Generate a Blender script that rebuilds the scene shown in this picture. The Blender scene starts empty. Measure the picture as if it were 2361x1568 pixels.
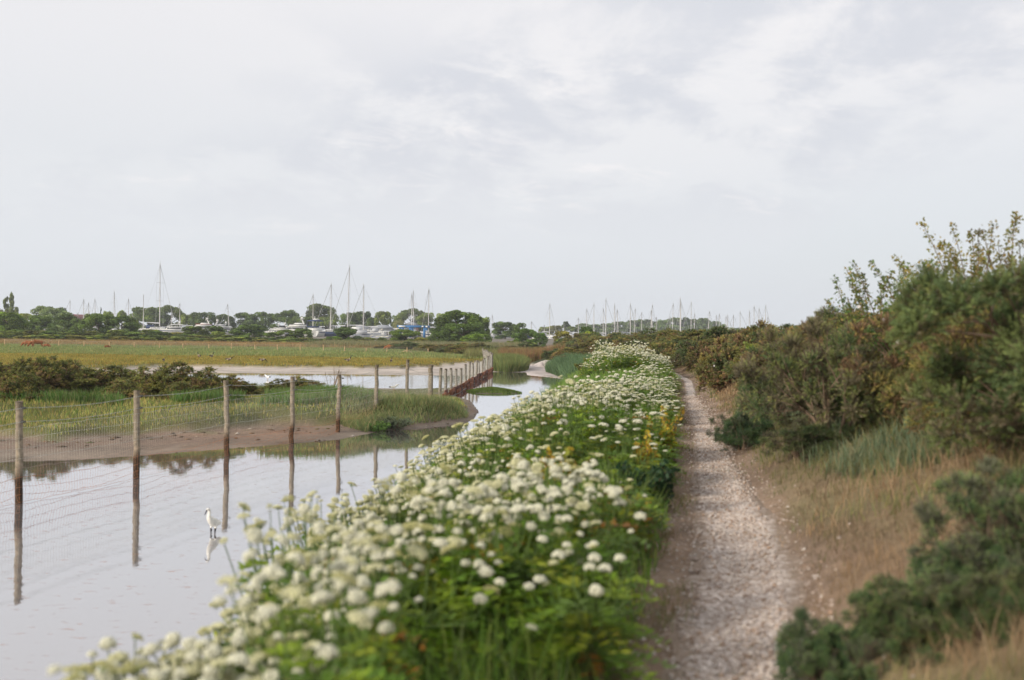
import bpy, math, random
import numpy as np
from mathutils import Vector, Matrix
R = math.radians
sc = bpy.context.scene
COL = sc.collection
rs = np.random.RandomState

# ------------------------------------------------------------------ camera
CAM = np.array([0.0, 0.0, 2.7])
FPX = 995.56                       # focal length in pixels of a 1024 wide frame
K = 2361 / 1024.0
pit, rol = 0.0078, 0.0122
FW = np.array([0, math.cos(pit), -math.sin(pit)])
R0 = np.array([1.0, 0, 0]); U0 = np.cross(R0, FW)
RT = R0 * math.cos(rol) + U0 * math.sin(rol)
UP = -R0 * math.sin(rol) + U0 * math.cos(rol)

def ray(dx, dy):
    a = (dx - 1180.5) / K / FPX
    b = -(dy - 784.0) / K / FPX
    return FW + a * RT + b * UP
def P(dx, dy, Y):
    r = ray(dx, dy); return CAM + r * (Y / r[1])
def G(dx, dy, z=0.0):
    r = ray(dx, dy); return CAM + r * ((z - CAM[2]) / r[2])

# ------------------------------------------------------------------ object helpers
def tag(o, label=None, cat=None, group=None, kind=None):
    if label: o['label'] = label
    if cat: o['category'] = cat
    if group: o['group'] = group
    if kind: o['kind'] = kind
    return o
def empty(name, loc=(0, 0, 0), rz=0.0):
    o = bpy.data.objects.new(name, None); COL.objects.link(o)
    o.empty_display_size = 0.2
    o.location = loc; o.rotation_euler = (0, 0, rz)
    return o
def link(name, me, parent=None, loc=(0, 0, 0)):
    o = bpy.data.objects.new(name, me); COL.objects.link(o)
    o.location = loc
    if parent is not None: o.parent = parent
    return o
def kids(o): return [c for c in bpy.data.objects if c.parent == o]
CH = {}
def tree_list(o):
    """children recursively, cached for prototypes"""
    if o.name not in CH: CH[o.name] = [(c, tree_list(c)) for c in kids(o)]
    return CH[o.name]
def copy_tree(o, parent=None):
    c = o.copy(); COL.objects.link(c)
    if parent is not None: c.parent = parent
    for ch, _ in tree_list(o): copy_tree(ch, c)
    return c

class MB:
    """collects vertices and faces, links them as one mesh object"""
    def __init__(s): s.V = []; s.F = []; s.M = []; s.C = []; s.n = 0
    def add(s, V, F, m=0, c=(1, 1, 1)):
        V = np.asarray(V, float)
        if len({len(f) for f in F}) > 1:
            ln = np.array([len(f) for f in F]); ms = np.full(len(F), m) if np.isscalar(m) else np.asarray(m); b = s.n
            for q in sorted(set(ln)):
                s.F.append(np.array([f for f in F if len(f) == q], int) + b); s.M.append(ms[ln == q])
            F = np.zeros((0, 3), int); m = 0
        F = np.asarray(F, int)
        s.V.append(V); s.F.append(F + s.n)
        s.M.append(np.full(len(F), m) if np.isscalar(m) else np.asarray(m))
        c = np.asarray(c, float)
        s.C.append(np.tile(c, (len(V), 1)) if c.ndim == 1 else c)
        s.n += len(V)
    def box(s, c, d, m=0, col=(1, 1, 1), rz=0.0, top=(1, 1)):
        x, y, z = np.array(d) / 2.0
        V = np.array([[-x, -y, -z], [x, -y, -z], [x, y, -z], [-x, y, -z], [-x * top[0], -y * top[1], z], [x * top[0], -y * top[1], z], [x * top[0], y * top[1], z], [-x * top[0], y * top[1], z]])
        if rz:
            ca, sa = math.cos(rz), math.sin(rz)
            V = V @ np.array([[ca, sa, 0], [-sa, ca, 0], [0, 0, 1]])
        s.add(V + np.array(c), [[0, 3, 2, 1], [4, 5, 6, 7], [0, 1, 5, 4], [1, 2, 6, 5], [2, 3, 7, 6], [3, 0, 4, 7]], m, col)
    def tube(s, pts, rad, n=6, m=0, col=(1, 1, 1), cap=True, flat=(1, 1)):
        pts = np.asarray(pts, float); k = len(pts)
        rad = np.full(k, rad) if np.isscalar(rad) else np.asarray(rad, float)
        t = np.gradient(pts, axis=0); t /= np.linalg.norm(t, axis=1)[:, None] + 1e-9
        ref = np.array([0, 0, 1.0]) if abs(t[:, 2].mean()) < 0.9 else np.array([1.0, 0, 0])
        a = np.cross(t, ref); a /= np.linalg.norm(a, axis=1)[:, None] + 1e-9
        b = np.cross(t, a)
        th = np.arange(n) * 2 * math.pi / n
        V = (pts[:, None, :] + rad[:, None, None] * (np.cos(th)[None, :, None] * a[:, None, :] * flat[0] + np.sin(th)[None, :, None] * b[:, None, :] * flat[1])).reshape(-1, 3)
        F = []
        for i in range(k - 1):
            for j in range(n):
                F.append([i * n + j, i * n + (j + 1) % n, (i + 1) * n + (j + 1) % n, (i + 1) * n + j])
        base = s.n
        s.add(V, F, m, col)
        if cap:
            s.F.append(np.array([[base + j for j in range(n)]])); s.M.append(np.array([m]))
            s.F.append(np.array([[base + (k - 1) * n + j for j in range(n)][::-1]])); s.M.append(np.array([m]))
    def mesh(s, name, mats, smooth=False):
        return np_mesh(name, np.concatenate(s.V), s.F, mats, s.M, np.concatenate(s.C), smooth)
    def build(s, name, mats, parent=None, smooth=False, loc=(0, 0, 0)):
        return link(name, s.mesh(name, mats, smooth), parent, loc)

def np_mesh(name, V, faces, mats, midx=None, col=None, smooth=False):
    me = bpy.data.meshes.new(name)
    if not isinstance(faces, list): faces = [faces]
    if midx is None: midx = [np.zeros(len(f), int) for f in faces]
    tot = np.concatenate([np.full(len(f), f.shape[1]) for f in faces])
    loops = np.concatenate([f.ravel() for f in faces])
    start = np.concatenate([[0], np.cumsum(tot)[:-1]])
    me.vertices.add(len(V)); me.vertices.foreach_set('co', np.asarray(V, np.float32).ravel())
    me.loops.add(len(loops)); me.loops.foreach_set('vertex_index', loops.astype(np.int32))
    me.polygons.add(len(tot)); me.polygons.foreach_set('loop_start', start.astype(np.int32))
    for m in (mats if isinstance(mats, (list, tuple)) else [mats]): me.materials.append(m)
    me.polygons.foreach_set('material_index', np.concatenate(midx).astype(np.int32))
    if smooth: me.polygons.foreach_set('use_smooth', np.ones(len(tot), bool))
    if col is not None:
        at = me.color_attributes.new('Col', 'FLOAT_COLOR', 'POINT')
        c4 = np.ones((len(V), 4), np.float32); c4[:, :3] = col
        at.data.foreach_set('color', c4.ravel())
    me.update(calc_edges=True); me.validate()
    return me

# ------------------------------------------------------------------ materials
MATS = {}
def new_mat(name):
    m = bpy.data.materials.new(name); m.use_nodes = True
    nt = m.node_tree; nt.nodes.clear()
    return m, nt, nt.nodes, nt.links
def plain(name, col, rough=0.6, metal=0.0, noise=0.0, scale=8.0, spec=0.4, bump=0.0):
    if name in MATS: return MATS[name]
    m, nt, N, L = new_mat(name)
    o = N.new('ShaderNodeOutputMaterial'); b = N.new('ShaderNodeBsdfPrincipled')
    b.inputs['Roughness'].default_value = rough; b.inputs['Metallic'].default_value = metal
    b.inputs['Specular IOR Level'].default_value = spec
    b.inputs['Base Color'].default_value = (*col, 1)
    tc = N.new('ShaderNodeTexCoord'); nz = N.new('ShaderNodeTexNoise')
    nz.inputs['Scale'].default_value = scale; nz.inputs['Detail'].default_value = 6
    L.new(tc.outputs['Object'], nz.inputs['Vector'])
    if noise > 0:
        mr = N.new('ShaderNodeMapRange'); mr.inputs['To Min'].default_value = 1 - noise; mr.inputs['To Max'].default_value = 1 + noise
        mr.inputs['From Min'].default_value = 0.3; mr.inputs['From Max'].default_value = 0.7
        L.new(nz.outputs['Fac'], mr.inputs['Value'])
        vm = N.new('ShaderNodeVectorMath'); vm.operation = 'SCALE'; vm.inputs[0].default_value = col
        L.new(mr.outputs[0], vm.inputs['Scale']); L.new(vm.outputs[0], b.inputs['Base Color'])
    if bump > 0:
        bp = N.new('ShaderNodeBump'); bp.inputs['Strength'].default_value = bump; bp.inputs['Distance'].default_value = 0.02
        L.new(nz.outputs['Fac'], bp.inputs['Height']); L.new(bp.outputs[0], b.inputs['Normal'])
    L.new(b.outputs[0], o.inputs['Surface']); MATS[name] = m
    return m
def leafy(name, transl=0.3, rough=0.55, spec=0.25, noise=0.35, scale=1.6):
    """colour attribute x object colour x soft noise, with some light passing through"""
    if name in MATS: return MATS[name]
    m, nt, N, L = new_mat(name)
    o = N.new('ShaderNodeOutputMaterial'); b = N.new('ShaderNodeBsdfPrincipled'); t = N.new('ShaderNodeBsdfTranslucent'); mx = N.new('ShaderNodeMixShader')
    at = N.new('ShaderNodeAttribute'); at.attribute_name = 'Col'
    oi = N.new('ShaderNodeObjectInfo')
    mul = N.new('ShaderNodeVectorMath'); mul.operation = 'MULTIPLY'
    L.new(at.outputs['Color'], mul.inputs[0]); L.new(oi.outputs['Color'], mul.inputs[1])
    geo = N.new('ShaderNodeNewGeometry'); nz = N.new('ShaderNodeTexNoise'); nz.inputs['Scale'].default_value = scale; nz.inputs['Detail'].default_value = 3
    L.new(geo.outputs['Position'], nz.inputs['Vector'])
    mr = N.new('ShaderNodeMapRange'); mr.inputs['From Min'].default_value = 0.3; mr.inputs['From Max'].default_value = 0.7
    mr.inputs['To Min'].default_value = 1 - noise; mr.inputs['To Max'].default_value = 1 + noise
    L.new(nz.outputs['Fac'], mr.inputs['Value'])
    s = N.new('ShaderNodeVectorMath'); s.operation = 'SCALE'
    L.new(mul.outputs[0], s.inputs[0]); L.new(mr.outputs[0], s.inputs['Scale'])
    b.inputs['Roughness'].default_value = rough; b.inputs['Specular IOR Level'].default_value = spec
    L.new(s.outputs[0], b.inputs['Base Color']); L.new(s.outputs[0], t.inputs['Color'])
    mx.inputs[0].default_value = transl
    L.new(b.outputs[0], mx.inputs[1]); L.new(t.outputs[0], mx.inputs[2]); L.new(mx.outputs[0], o.inputs['Surface'])
    MATS[name] = m
    return m
LEAF = leafy('leaf_green', 0.42)
NEEDLE = leafy('gorse_needle', 0.25, 0.6, 0.15, 0.25, 3.0)
GRASSM = leafy('grass_blade', 0.42, 0.6, 0.15, 0.3, 0.8)
PETAL = leafy('white_floret', 0.25, 0.7, 0.1, 0.06, 20.0)
BARK = plain('bark', (0.10, 0.075, 0.055), 0.9, noise=0.4, scale=6, bump=0.4)
TWIG = plain('dead_twig', (0.16, 0.11, 0.075), 0.9, noise=0.3)

def unit(v): return v / (np.linalg.norm(v, axis=-1, keepdims=True) + 1e-9)
def nz2(x, y, s=1.0, seed=0):
    """cheap smooth pseudo noise, about -1..1"""
    r = rs(seed + 77); v = 0
    for i in range(5):
        a = r.rand() * 6.283; f = s * (0.6 + 0.9 * i * (0.7 + 0.6 * r.rand())); p = r.rand() * 6.283
        b = a + 1.57 + r.rand() - 0.5
        v = v + np.sin((x * math.cos(a) + y * math.sin(a)) * f + p) * np.sin((x * math.cos(b) + y * math.sin(b)) * f * 0.83 + 2.1 * p) / (1 + 0.45 * i)
    return v / 1.7
def sstep(t): t = np.clip(t, 0, 1); return t * t * (3 - 2 * t)

# ------------------------------------------------------------------ lay of the land
def xp(Y): return np.interp(Y, [-40, 0, 4.76, 7.2, 8.85, 11.6, 16.6, 21.3, 26, 30, 36, 44, 60, 75, 90, 130], [-7, 0.1, 1.06, 1.63, 1.95, 2.41, 3.25, 4.0, 4.70, 5.4, 6.4, 7.1, 7.3, 6.5, 4.8, 2])
def xs(Y): return np.interp(Y, [-40, -10, 0, 4, 7, 12, 25, 40, 50, 56, 66, 74, 82, 110], [-9, -3.9, -2.7, -2.15, -1.78, -1.45, -0.25, 1.5, 2.9, 3.3, 2.6, 1.9, 1.3, 1.2])
def dpoly(x, y, poly):
    """signed distance to a polygon, negative inside"""
    poly = np.asarray(poly)[:, :2]; d = np.full(x.shape, 1e9); ins = np.zeros(x.shape, bool)
    n = len(poly)
    for i in range(n):
        a = poly[i]; b = poly[(i + 1) % n]
        ex, ey = b - a; wx, wy = x - a[0], y - a[1]
        t = np.clip((wx * ex + wy * ey) / (ex * ex + ey * ey + 1e-12), 0, 1)
        d = np.minimum(d, (wx - t * ex) ** 2 + (wy - t * ey) ** 2)
        c = ((a[1] > y) != (b[1] > y)) & (x < ex * (y - a[1]) / (ey + 1e-12) + a[0])
        ins ^= c
    return np.where(ins, -1, 1) * np.sqrt(d)
g2 = lambda dx, dy, z=0.0: tuple(G(dx, dy, z)[:2])
SH = [g2(0, 1067), g2(180, 1061), g2(320, 1052), g2(590, 1030), g2(775, 1015), g2(878, 995), g2(1015, 980), g2(1088, 970), g2(1104, 950), g2(1085, 925), g2(1047, 914)]
FA, FB, FC = (-2.7, 38.0), (-1.3, 67.0), (-2.7, 90.0)
CHAN = [(-60, -38), (-60, 21.5), (-20, 21)] + SH + [(-2.2, 46), (-1.35, 66), g2(1140, 858), g2(1205, 859), g2(1214, 847), g2(1255, 846), g2(1262, 851)] + [(float(xs(y)), y) for y in (66, 62, 56, 50, 45, 40, 32, 25, 18, 12, 8, 4, 0, -10, -38)]
LAG = [g2(330, 884), g2(512, 888), g2(590, 889), g2(760, 893), g2(945, 896), g2(1030, 897), (-2.9, 50), (-2.2, 64), g2(1060, 867), g2(940, 865), g2(760, 863), g2(590, 861), g2(450, 860), g2(330, 866), g2(250, 875)]
ISLE = [g2(1072, 902), g2(1105, 897), g2(1150, 896), g2(1185, 901), g2(1208, 907), g2(1150, 908), g2(1085, 907)]
HUM = G(955, 950, 0.3)
MUDF = [g2(1209, 850), g2(1235, 845), g2(1268, 845), g2(1300, 853), g2(1352, 873), g2(1330, 880), g2(1290, 873), g2(1212, 865)]     # drying mud at the head of the channel
GRN = (-0.3, 73.0)                                                  # grassy bank past the board wall
def land(x, y):
    """height, and fields used for colouring"""
    x = np.asarray(x, float); y = np.asarray(y, float)
    dc = dpoly(x, y, CHAN); dl = dpoly(x, y, LAG); di = dpoly(x, y, ISLE)
    side = (x > xs(y)) & (y < 84)                                   # right of the channel
    A = np.interp(y, [0, 55, 90, 140], [1.05, 1.05, 0.7, 0.5])
    u = x - xp(y)
    t = np.clip((x - xs(y)) / (xp(y) - 0.55 - xs(y)), 0, 1)
    hl = A * (1 - (1 - t) ** 2.5)
    s = np.clip(u - 0.42, 0, None)
    hr = A + np.where(s < 2.4, 0.40 * s, 0.96) * np.interp(s, [5.5, 14], [1, 0.1]) + 0.06 * sstep(s / 1.5) * nz2(x, y, 1.7, 3)
    rut = -0.05 * np.exp(-(u / 0.35) ** 2)
    h_right = np.where(u < 0.42, hl, hr) + rut + 0.03 * nz2(x, y, 2.5, 4) * sstep((abs(u) - 0.4) / 0.5) * sstep(t * 6)
    # left land
    d = np.minimum(dc, dl)
    m = np.where(y > 54, 6.5, np.where(dl < dc, 2.4, np.interp(x, [-14, -7, -4.2, -2.6], [3.7, 3.1, 1.3, 0.25])))
    m = m * (1 + 0.16 * nz2(x, y, 0.9, 9))
    top = np.clip((d - m) / 0.5, 0, 1)
    h_left = np.where(d < m, 0.10 * d / np.maximum(m, 0.1), 0.10 + (0.24 * sstep(top) + 0.05 * np.clip(nz2(x, y, 0.8, 5), -1, 1) * sstep(top)) * np.where(y < 52, np.interp(y, [31, 39], [1, .12]), 1))
    h_left = h_left + 0.22 * np.exp(-(((x - HUM[0]) / 1.5) ** 2 + ((y - HUM[1]) / 2.6) ** 2)) * sstep(d / 0.8)
    h_left = h_left + .30 * sstep((y - 24.3) / 4.2) * (1 - sstep((y - 33) / 5)) * sstep((-x - 3.2) / 2) * sstep(top)
    h_left = h_left + np.interp(y, [100, 160, 230], [0, 0.1, 0.5]) * (y > 84)
    h = np.where(side, h_right, h_left)
    w = np.minimum(dc, dl)
    h = np.where(w < 0, -0.28 * sstep(-w / 1.2) - 0.01, h)
    h = np.where(di < 0, 0.09 * sstep(-di / 0.7) + 0.005, h)
    dm = dpoly(x, y, MUDF); h = np.where((dm < 0) & (h < .03), .03 * sstep(-dm / .8) + .002, h)
    h = np.where((x > -1.2) & (x < 6) & (y > 76.5) & (y < 92), np.maximum(h, .03), h)
    h = np.where((abs(x - GRN[0]) < 6) & (y > 66.5) & (y < 84), np.maximum(h, 0), h)
    return h, dict(dc=dc, dl=dl, di=di, side=side, u=u, t=t, s=s, dm=dm, top=top, d=d, m=m)
def ground_z(x, y): return float(land(np.array([x]), np.array([y]))[0][0])
def zs(x, y): return land(np.asarray(x, float), np.asarray(y, float))[0]
# ------------------------------------------------------------------ ground sheet
def steps(lo, hi, f):
    v = [0.0]
    while v[-1] < hi: v.append(v[-1] + f(v[-1]))
    w = [0.0]
    while w[-1] > lo: w.append(w[-1] - f(-w[-1]))
    return np.array(w[::-1][:-1] + v)
gx = steps(-900, 900, lambda a: 0.11 if a < 7 else min(0.11 + (a - 7) * 0.022, 40))
gy = steps(-40, 1400, lambda a: 0.13 if a < 14 else min(0.13 + (a - 14) * 0.0075, 60) if a < 90 else min(0.7 + (a - 90) * 0.05, 60))
XX, YY = np.meshgrid(gx, gy)
H, F_ = land(XX, YY)
def mixc(a, b, t): return a + (b - a) * np.clip(t, 0, 1)[..., None]
c = lambda *v: np.array(v, float)
n1 = nz2(XX, YY, 1.3, 11); n2 = nz2(XX, YY, 0.35, 12); n3 = nz2(XX, YY, 4.0, 13)
mud = mixc(c(.20, .16, .125) + 0 * XX[..., None], c(.44, .385, .335), (YY - 40) / 25)
mud = mixc(mud, c(.20, .12, .08), sstep((0.55 - abs(F_['d'] / np.maximum(F_['m'], .1) - 0.75)) * 2) * (YY < 40) * (0.5 + .5 * n1) * 0.8)
gleft = mixc(c(.075, .095, .028) + 0 * XX[..., None], c(.14, .125, .04), 0.5 + 0.6 * n1)
gold = mixc(c(.20, .155, .035) + 0 * XX[..., None], c(.12, .13, .035), 0.35 + 0.7 * n2)
field = mixc(c(.13, .155, .06) + 0 * XX[..., None], c(.17, .165, .06), 0.4 + 0.7 * n2)
left = mixc(gleft, gold, sstep((YY - 55) / 10))
left = mixc(left, field, sstep((YY - 84 - 4 * n2) / 10))
left = mixc(left, c(.25, .165, .08), sstep((YY - 125) / 8))
left = mixc(left, c(.17, .15, .12), sstep((YY - 158) / 20))
mud = mixc(mud, c(.12, .085, .055), sstep((nz2(XX, YY, 2.6, 17) - .45) / .3) * .55 * (YY < 45))
mud = mixc(mud, c(.11, .12, .045), sstep((nz2(XX, YY, 1.7, 18) - .35) / .3) * sstep((F_['d'] / np.maximum(F_['m'], .1) - .6) / .3) * .7 * (YY < 45))
left = mixc(mud, left, sstep(F_['top'] * 1.6))
dirt = mixc(c(.19, .128, .085) + 0 * XX[..., None], c(.27, .195, .14), 0.5 + 0.5 * n3)
dry = mixc(c(.24, .16, .10) + 0 * XX[..., None], c(.19, .16, .08), 0.45 + 0.6 * n1)
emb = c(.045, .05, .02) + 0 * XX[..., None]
right = mixc(dirt, dry, sstep((F_['s'] - 0.05 + .1 * n1) / 0.3))
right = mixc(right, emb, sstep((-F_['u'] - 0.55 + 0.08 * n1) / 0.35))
right = mixc(right, mud * 0.8, sstep((0.14 - F_['t']) / 0.1))
right = mixc(right, c(.13, .12, .06), sstep((YY - 80) / 12))
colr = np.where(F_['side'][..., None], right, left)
colr = np.where((F_['di'] < 0)[..., None], c(.08, .11, .03), colr)
mfc = (F_['dm'] < 0.3) | ((XX > -1) & (XX < 5) & (YY > 70) & (YY < 82) & (H < .06))
# pale drying mud at the head of the channel
colr = np.where(((F_['dc'] < 0) | (F_['dl'] < 0))[..., None], c(.14, .115, .095), colr)
colr = np.where(mfc[..., None], mixc(c(.50, .44, .41) + 0 * XX[..., None], c(.30, .25, .22), n1), colr)
V = np.stack([XX, YY, H], -1).reshape(-1, 3)
ny, nx = XX.shape
ii = (np.arange(ny - 1)[:, None] * nx + np.arange(nx - 1)[None, :]).ravel()
Fq = np.stack([ii, ii + 1, ii + nx + 1, ii + nx], 1)

def ground_mat():
    m, nt, N, L = new_mat('soil_and_turf')
    o = N.new('ShaderNodeOutputMaterial'); b = N.new('ShaderNodeBsdfPrincipled')
    at = N.new('ShaderNodeAttribute'); at.attribute_name = 'Col'
    geo = N.new('ShaderNodeNewGeometry')
    a = N.new('ShaderNodeTexNoise'); a.inputs['Scale'].default_value = 9; a.inputs['Detail'].default_value = 9; a.inputs['Roughness'].default_value = 0.7
    d = N.new('ShaderNodeTexNoise'); d.inputs['Scale'].default_value = 0.7; d.inputs['Detail'].default_value = 5
    L.new(geo.outputs['Position'], a.inputs['Vector']); L.new(geo.outputs['Position'], d.inputs['Vector'])
    ad = N.new('ShaderNodeMath'); ad.operation = 'ADD'; L.new(a.outputs['Fac'], ad.inputs[0]); L.new(d.outputs['Fac'], ad.inputs[1])
    mr = N.new('ShaderNodeMapRange'); mr.inputs['From Min'].default_value = 0.65; mr.inputs['From Max'].default_value = 1.35; mr.inputs['To Min'].default_value = 0.55; mr.inputs['To Max'].default_value = 1.45
    L.new(ad.outputs[0], mr.inputs['Value'])
    s = N.new('ShaderNodeVectorMath'); s.operation = 'SCALE'; L.new(at.outputs['Color'], s.inputs[0]); L.new(mr.outputs[0], s.inputs['Scale'])
    L.new(s.outputs[0], b.inputs['Base Color']); b.inputs['Roughness'].default_value = 0.85; b.inputs['Specular IOR Level'].default_value = 0.25
    bp = N.new('ShaderNodeBump'); bp.inputs['Strength'].default_value = 0.7; bp.inputs['Distance'].default_value = 0.03
    L.new(a.outputs['Fac'], bp.inputs['Height']); L.new(bp.outputs[0], b.inputs['Normal'])
    L.new(b.outputs[0], o.inputs['Surface']); return m
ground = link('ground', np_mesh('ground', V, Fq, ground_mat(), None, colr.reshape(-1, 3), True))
tag(ground, kind='structure')

# ------------------------------------------------------------------ water
def water_mat():
    m, nt, N, L = new_mat('still_brackish_water')
    o = N.new('ShaderNodeOutputMaterial')
    geo = N.new('ShaderNodeNewGeometry'); mp = N.new('ShaderNodeMapping'); L.new(geo.outputs['Position'], mp.inputs['Vector'])
    mp.inputs['Scale'].default_value = (1, 0.55, 1)
    big = N.new('ShaderNodeTexNoise'); big.inputs['Scale'].default_value = 0.55; big.inputs['Detail'].default_value = 3
    sm = N.new('ShaderNodeTexNoise'); sm.inputs['Scale'].default_value = 7; sm.inputs['Detail'].default_value = 4
    L.new(mp.outputs[0], big.inputs['Vector']); L.new(mp.outputs[0], sm.inputs['Vector'])
    bp = N.new('ShaderNodeBump'); bp.inputs['Strength'].default_value = 0.045; bp.inputs['Distance'].default_value = 0.02; L.new(sm.outputs['Fac'], bp.inputs['Height'])
    bp2 = N.new('ShaderNodeBump'); bp2.inputs['Strength'].default_value = 0.035; bp2.inputs['Distance'].default_value = 0.1
    L.new(big.outputs['Fac'], bp2.inputs['Height']); L.new(bp.outputs[0], bp2.inputs['Normal'])
    # silt in the shallows, with rusty flecks of floating weed
    vo = N.new('ShaderNodeTexNoise'); vo.inputs['Scale'].default_value = 5.5; vo.inputs['Detail'].default_value = 4
    mp2 = N.new('ShaderNodeMapping'); mp2.inputs['Scale'].default_value = (1, 2.2, 1); L.new(geo.outputs['Position'], mp2.inputs['Vector']); L.new(mp2.outputs[0], vo.inputs['Vector'])
    cr = N.new('ShaderNodeValToRGB'); cr.color_ramp.elements[0].position = 0.62; cr.color_ramp.elements[1].position = 0.70
    cr.color_ramp.elements[0].color = (0, 0, 0, 1); cr.color_ramp.elements[1].color = (0.5, 0.5, 0.5, 1)
    L.new(vo.outputs['Fac'], cr.inputs['Fac'])
    silt = N.new('ShaderNodeBsdfDiffuse'); silt.inputs['Color'].default_value = (0.20, 0.185, 0.18, 1)
    weed = N.new('ShaderNodeBsdfDiffuse'); weed.inputs['Color'].default_value = (0.36, 0.22, 0.16, 1)
    gl = N.new('ShaderNodeBsdfGlossy'); gl.inputs['Roughness'].default_value = 0.035; gl.inputs['Color'].default_value = (0.98, 0.98, 1, 1)
    L.new(bp2.outputs[0], gl.inputs['Normal'])
    fr = N.new('ShaderNodeFresnel'); fr.inputs['IOR'].default_value = 2.3; L.new(bp2.outputs[0], fr.inputs['Normal'])
    mr = N.new('ShaderNodeMapRange'); mr.inputs['From Min'].default_value = 0.15; mr.inputs['From Max'].default_value = 0.6; mr.inputs['To Min'].default_value = 0.42; mr.inputs['To Max'].default_value = 0.93
    L.new(fr.outputs[0], mr.inputs['Value'])
    mx = N.new('ShaderNodeMixShader'); L.new(mr.outputs[0], mx.inputs[0]); L.new(silt.outputs[0], mx.inputs[1]); L.new(gl.outputs[0], mx.inputs[2])
    m2 = N.new('ShaderNodeMixShader'); L.new(cr.outputs[0], m2.inputs[0]); L.new(mx.outputs[0], m2.inputs[1]); L.new(weed.outputs[0], m2.inputs[2])
    L.new(m2.outputs[0], o.inputs['Surface']); return m
wv = np.array([[-59, -37, 0], [8, -37, 0], [8, 88, 0], [-59, 88, 0]], float)
water = link('water', np_mesh('water', wv, np.array([[0, 1, 2, 3]]), water_mat())); tag(water, kind='structure')

# ------------------------------------------------------------------ gravel path
ys = np.arange(-4, 62, 0.12); cols = 25
def half(Y, sgn): return np.interp(Y, [0, 5, 7, 9, 11.6, 16.6, 21, 28, 60], [.43, .42, .42, .37, .31, .21, .19, .17, .17]) * (1 + 0.13 * nz2(Y * 0 + sgn * 5, Y, 1.6, 21 + sgn) + 0.09 * nz2(Y * 0 + sgn * 5, Y, 6.5, 24 + sgn))
po_ = np.interp(ys, [0, 8, 13], [.09, .07, .0]); lx = xp(ys) + po_ - half(ys, -1); rx = xp(ys) + po_ + half(ys, 1)
tt = np.linspace(0, 1, cols)
PX = lx[:, None] + (rx - lx)[:, None] * tt[None]; PY = np.repeat(ys[:, None], cols, 1)
PZ = zs(PX, PY) + 0.018 - 0.022 * (2 * abs(tt[None] - 0.5)) ** 6 + 0.004 * nz2(PX, PY, 6, 23)
i2 = (np.arange(len(ys) - 1)[:, None] * cols + np.arange(cols - 1)[None]).ravel()
def path_mat():
    m, nt, N, L = new_mat('pale_gravel')
    o = N.new('ShaderNodeOutputMaterial'); b = N.new('ShaderNodeBsdfPrincipled'); geo = N.new('ShaderNodeNewGeometry')
    v = N.new('ShaderNodeTexVoronoi'); v.inputs['Scale'].default_value = 42; L.new(geo.outputs['Position'], v.inputs['Vector'])
    n = N.new('ShaderNodeTexNoise'); n.inputs['Scale'].default_value = 2.5; n.inputs['Detail'].default_value = 8; L.new(geo.outputs['Position'], n.inputs['Vector'])
    cr = N.new('ShaderNodeValToRGB'); e = cr.color_ramp.elements
    e[0].position = 0.05; e[0].color = (.28, .215, .175, 1); e[1].position = 0.95; e[1].color = (.74, .655, .59, 1)
    k = e.new(0.5); k.color = (.50, .42, .365, 1)
    L.new(v.outputs['Color'], cr.inputs['Fac'])
    mr = N.new('ShaderNodeMapRange'); mr.inputs['From Min'].default_value = .3; mr.inputs['From Max'].default_value = .7; mr.inputs['To Min'].default_value = .7; mr.inputs['To Max'].default_value = 1.2
    L.new(n.outputs['Fac'], mr.inputs['Value'])
    s = N.new('ShaderNodeVectorMath'); s.operation = 'SCALE'; L.new(cr.outputs[0], s.inputs[0]); L.new(mr.outputs[0], s.inputs['Scale'])
    at = N.new('ShaderNodeAttribute'); at.attribute_name = 'Col'; n2 = N.new('ShaderNodeTexNoise'); n2.inputs['Scale'].default_value = 11; n2.inputs['Detail'].default_value = 6; L.new(geo.outputs['Position'], n2.inputs['Vector'])
    ad = N.new('ShaderNodeMath'); ad.operation = 'ADD'; L.new(at.outputs['Fac'], ad.inputs[0]); L.new(n2.outputs['Fac'], ad.inputs[1])
    ed = N.new('ShaderNodeMapRange'); ed.interpolation_type = 'SMOOTHSTEP'; ed.inputs['From Min'].default_value = 0.98; ed.inputs['From Max'].default_value = 1.40; L.new(ad.outputs[0], ed.inputs['Value'])
    mm = N.new('ShaderNodeMix'); mm.data_type = 'RGBA'; L.new(ed.outputs[0], mm.inputs['Factor']); L.new(s.outputs[0], mm.inputs[6]); mm.inputs[7].default_value = (.24, .175, .125, 1)
    L.new(mm.outputs[2], b.inputs['Base Color']); b.inputs['Roughness'].default_value = .8
    bp = N.new('ShaderNodeBump'); bp.inputs['Strength'].default_value = .8; bp.inputs['Distance'].default_value = .012
    L.new(v.outputs['Distance'], bp.inputs['Height']); bp.invert = True; L.new(bp.outputs[0], b.inputs['Normal'])
    L.new(b.outputs[0], o.inputs['Surface']); return m
path = link('path', np_mesh('path', np.stack([PX, PY, PZ], -1).reshape(-1, 3), np.stack([i2, i2 + 1, i2 + cols + 1, i2 + cols], 1), path_mat(), None, np.repeat((2 * abs(tt - .5))[None, :, None] * np.ones((len(ys), 1, 3)), 1, 0).reshape(-1, 3), True))
tag(path, kind='structure')

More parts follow.
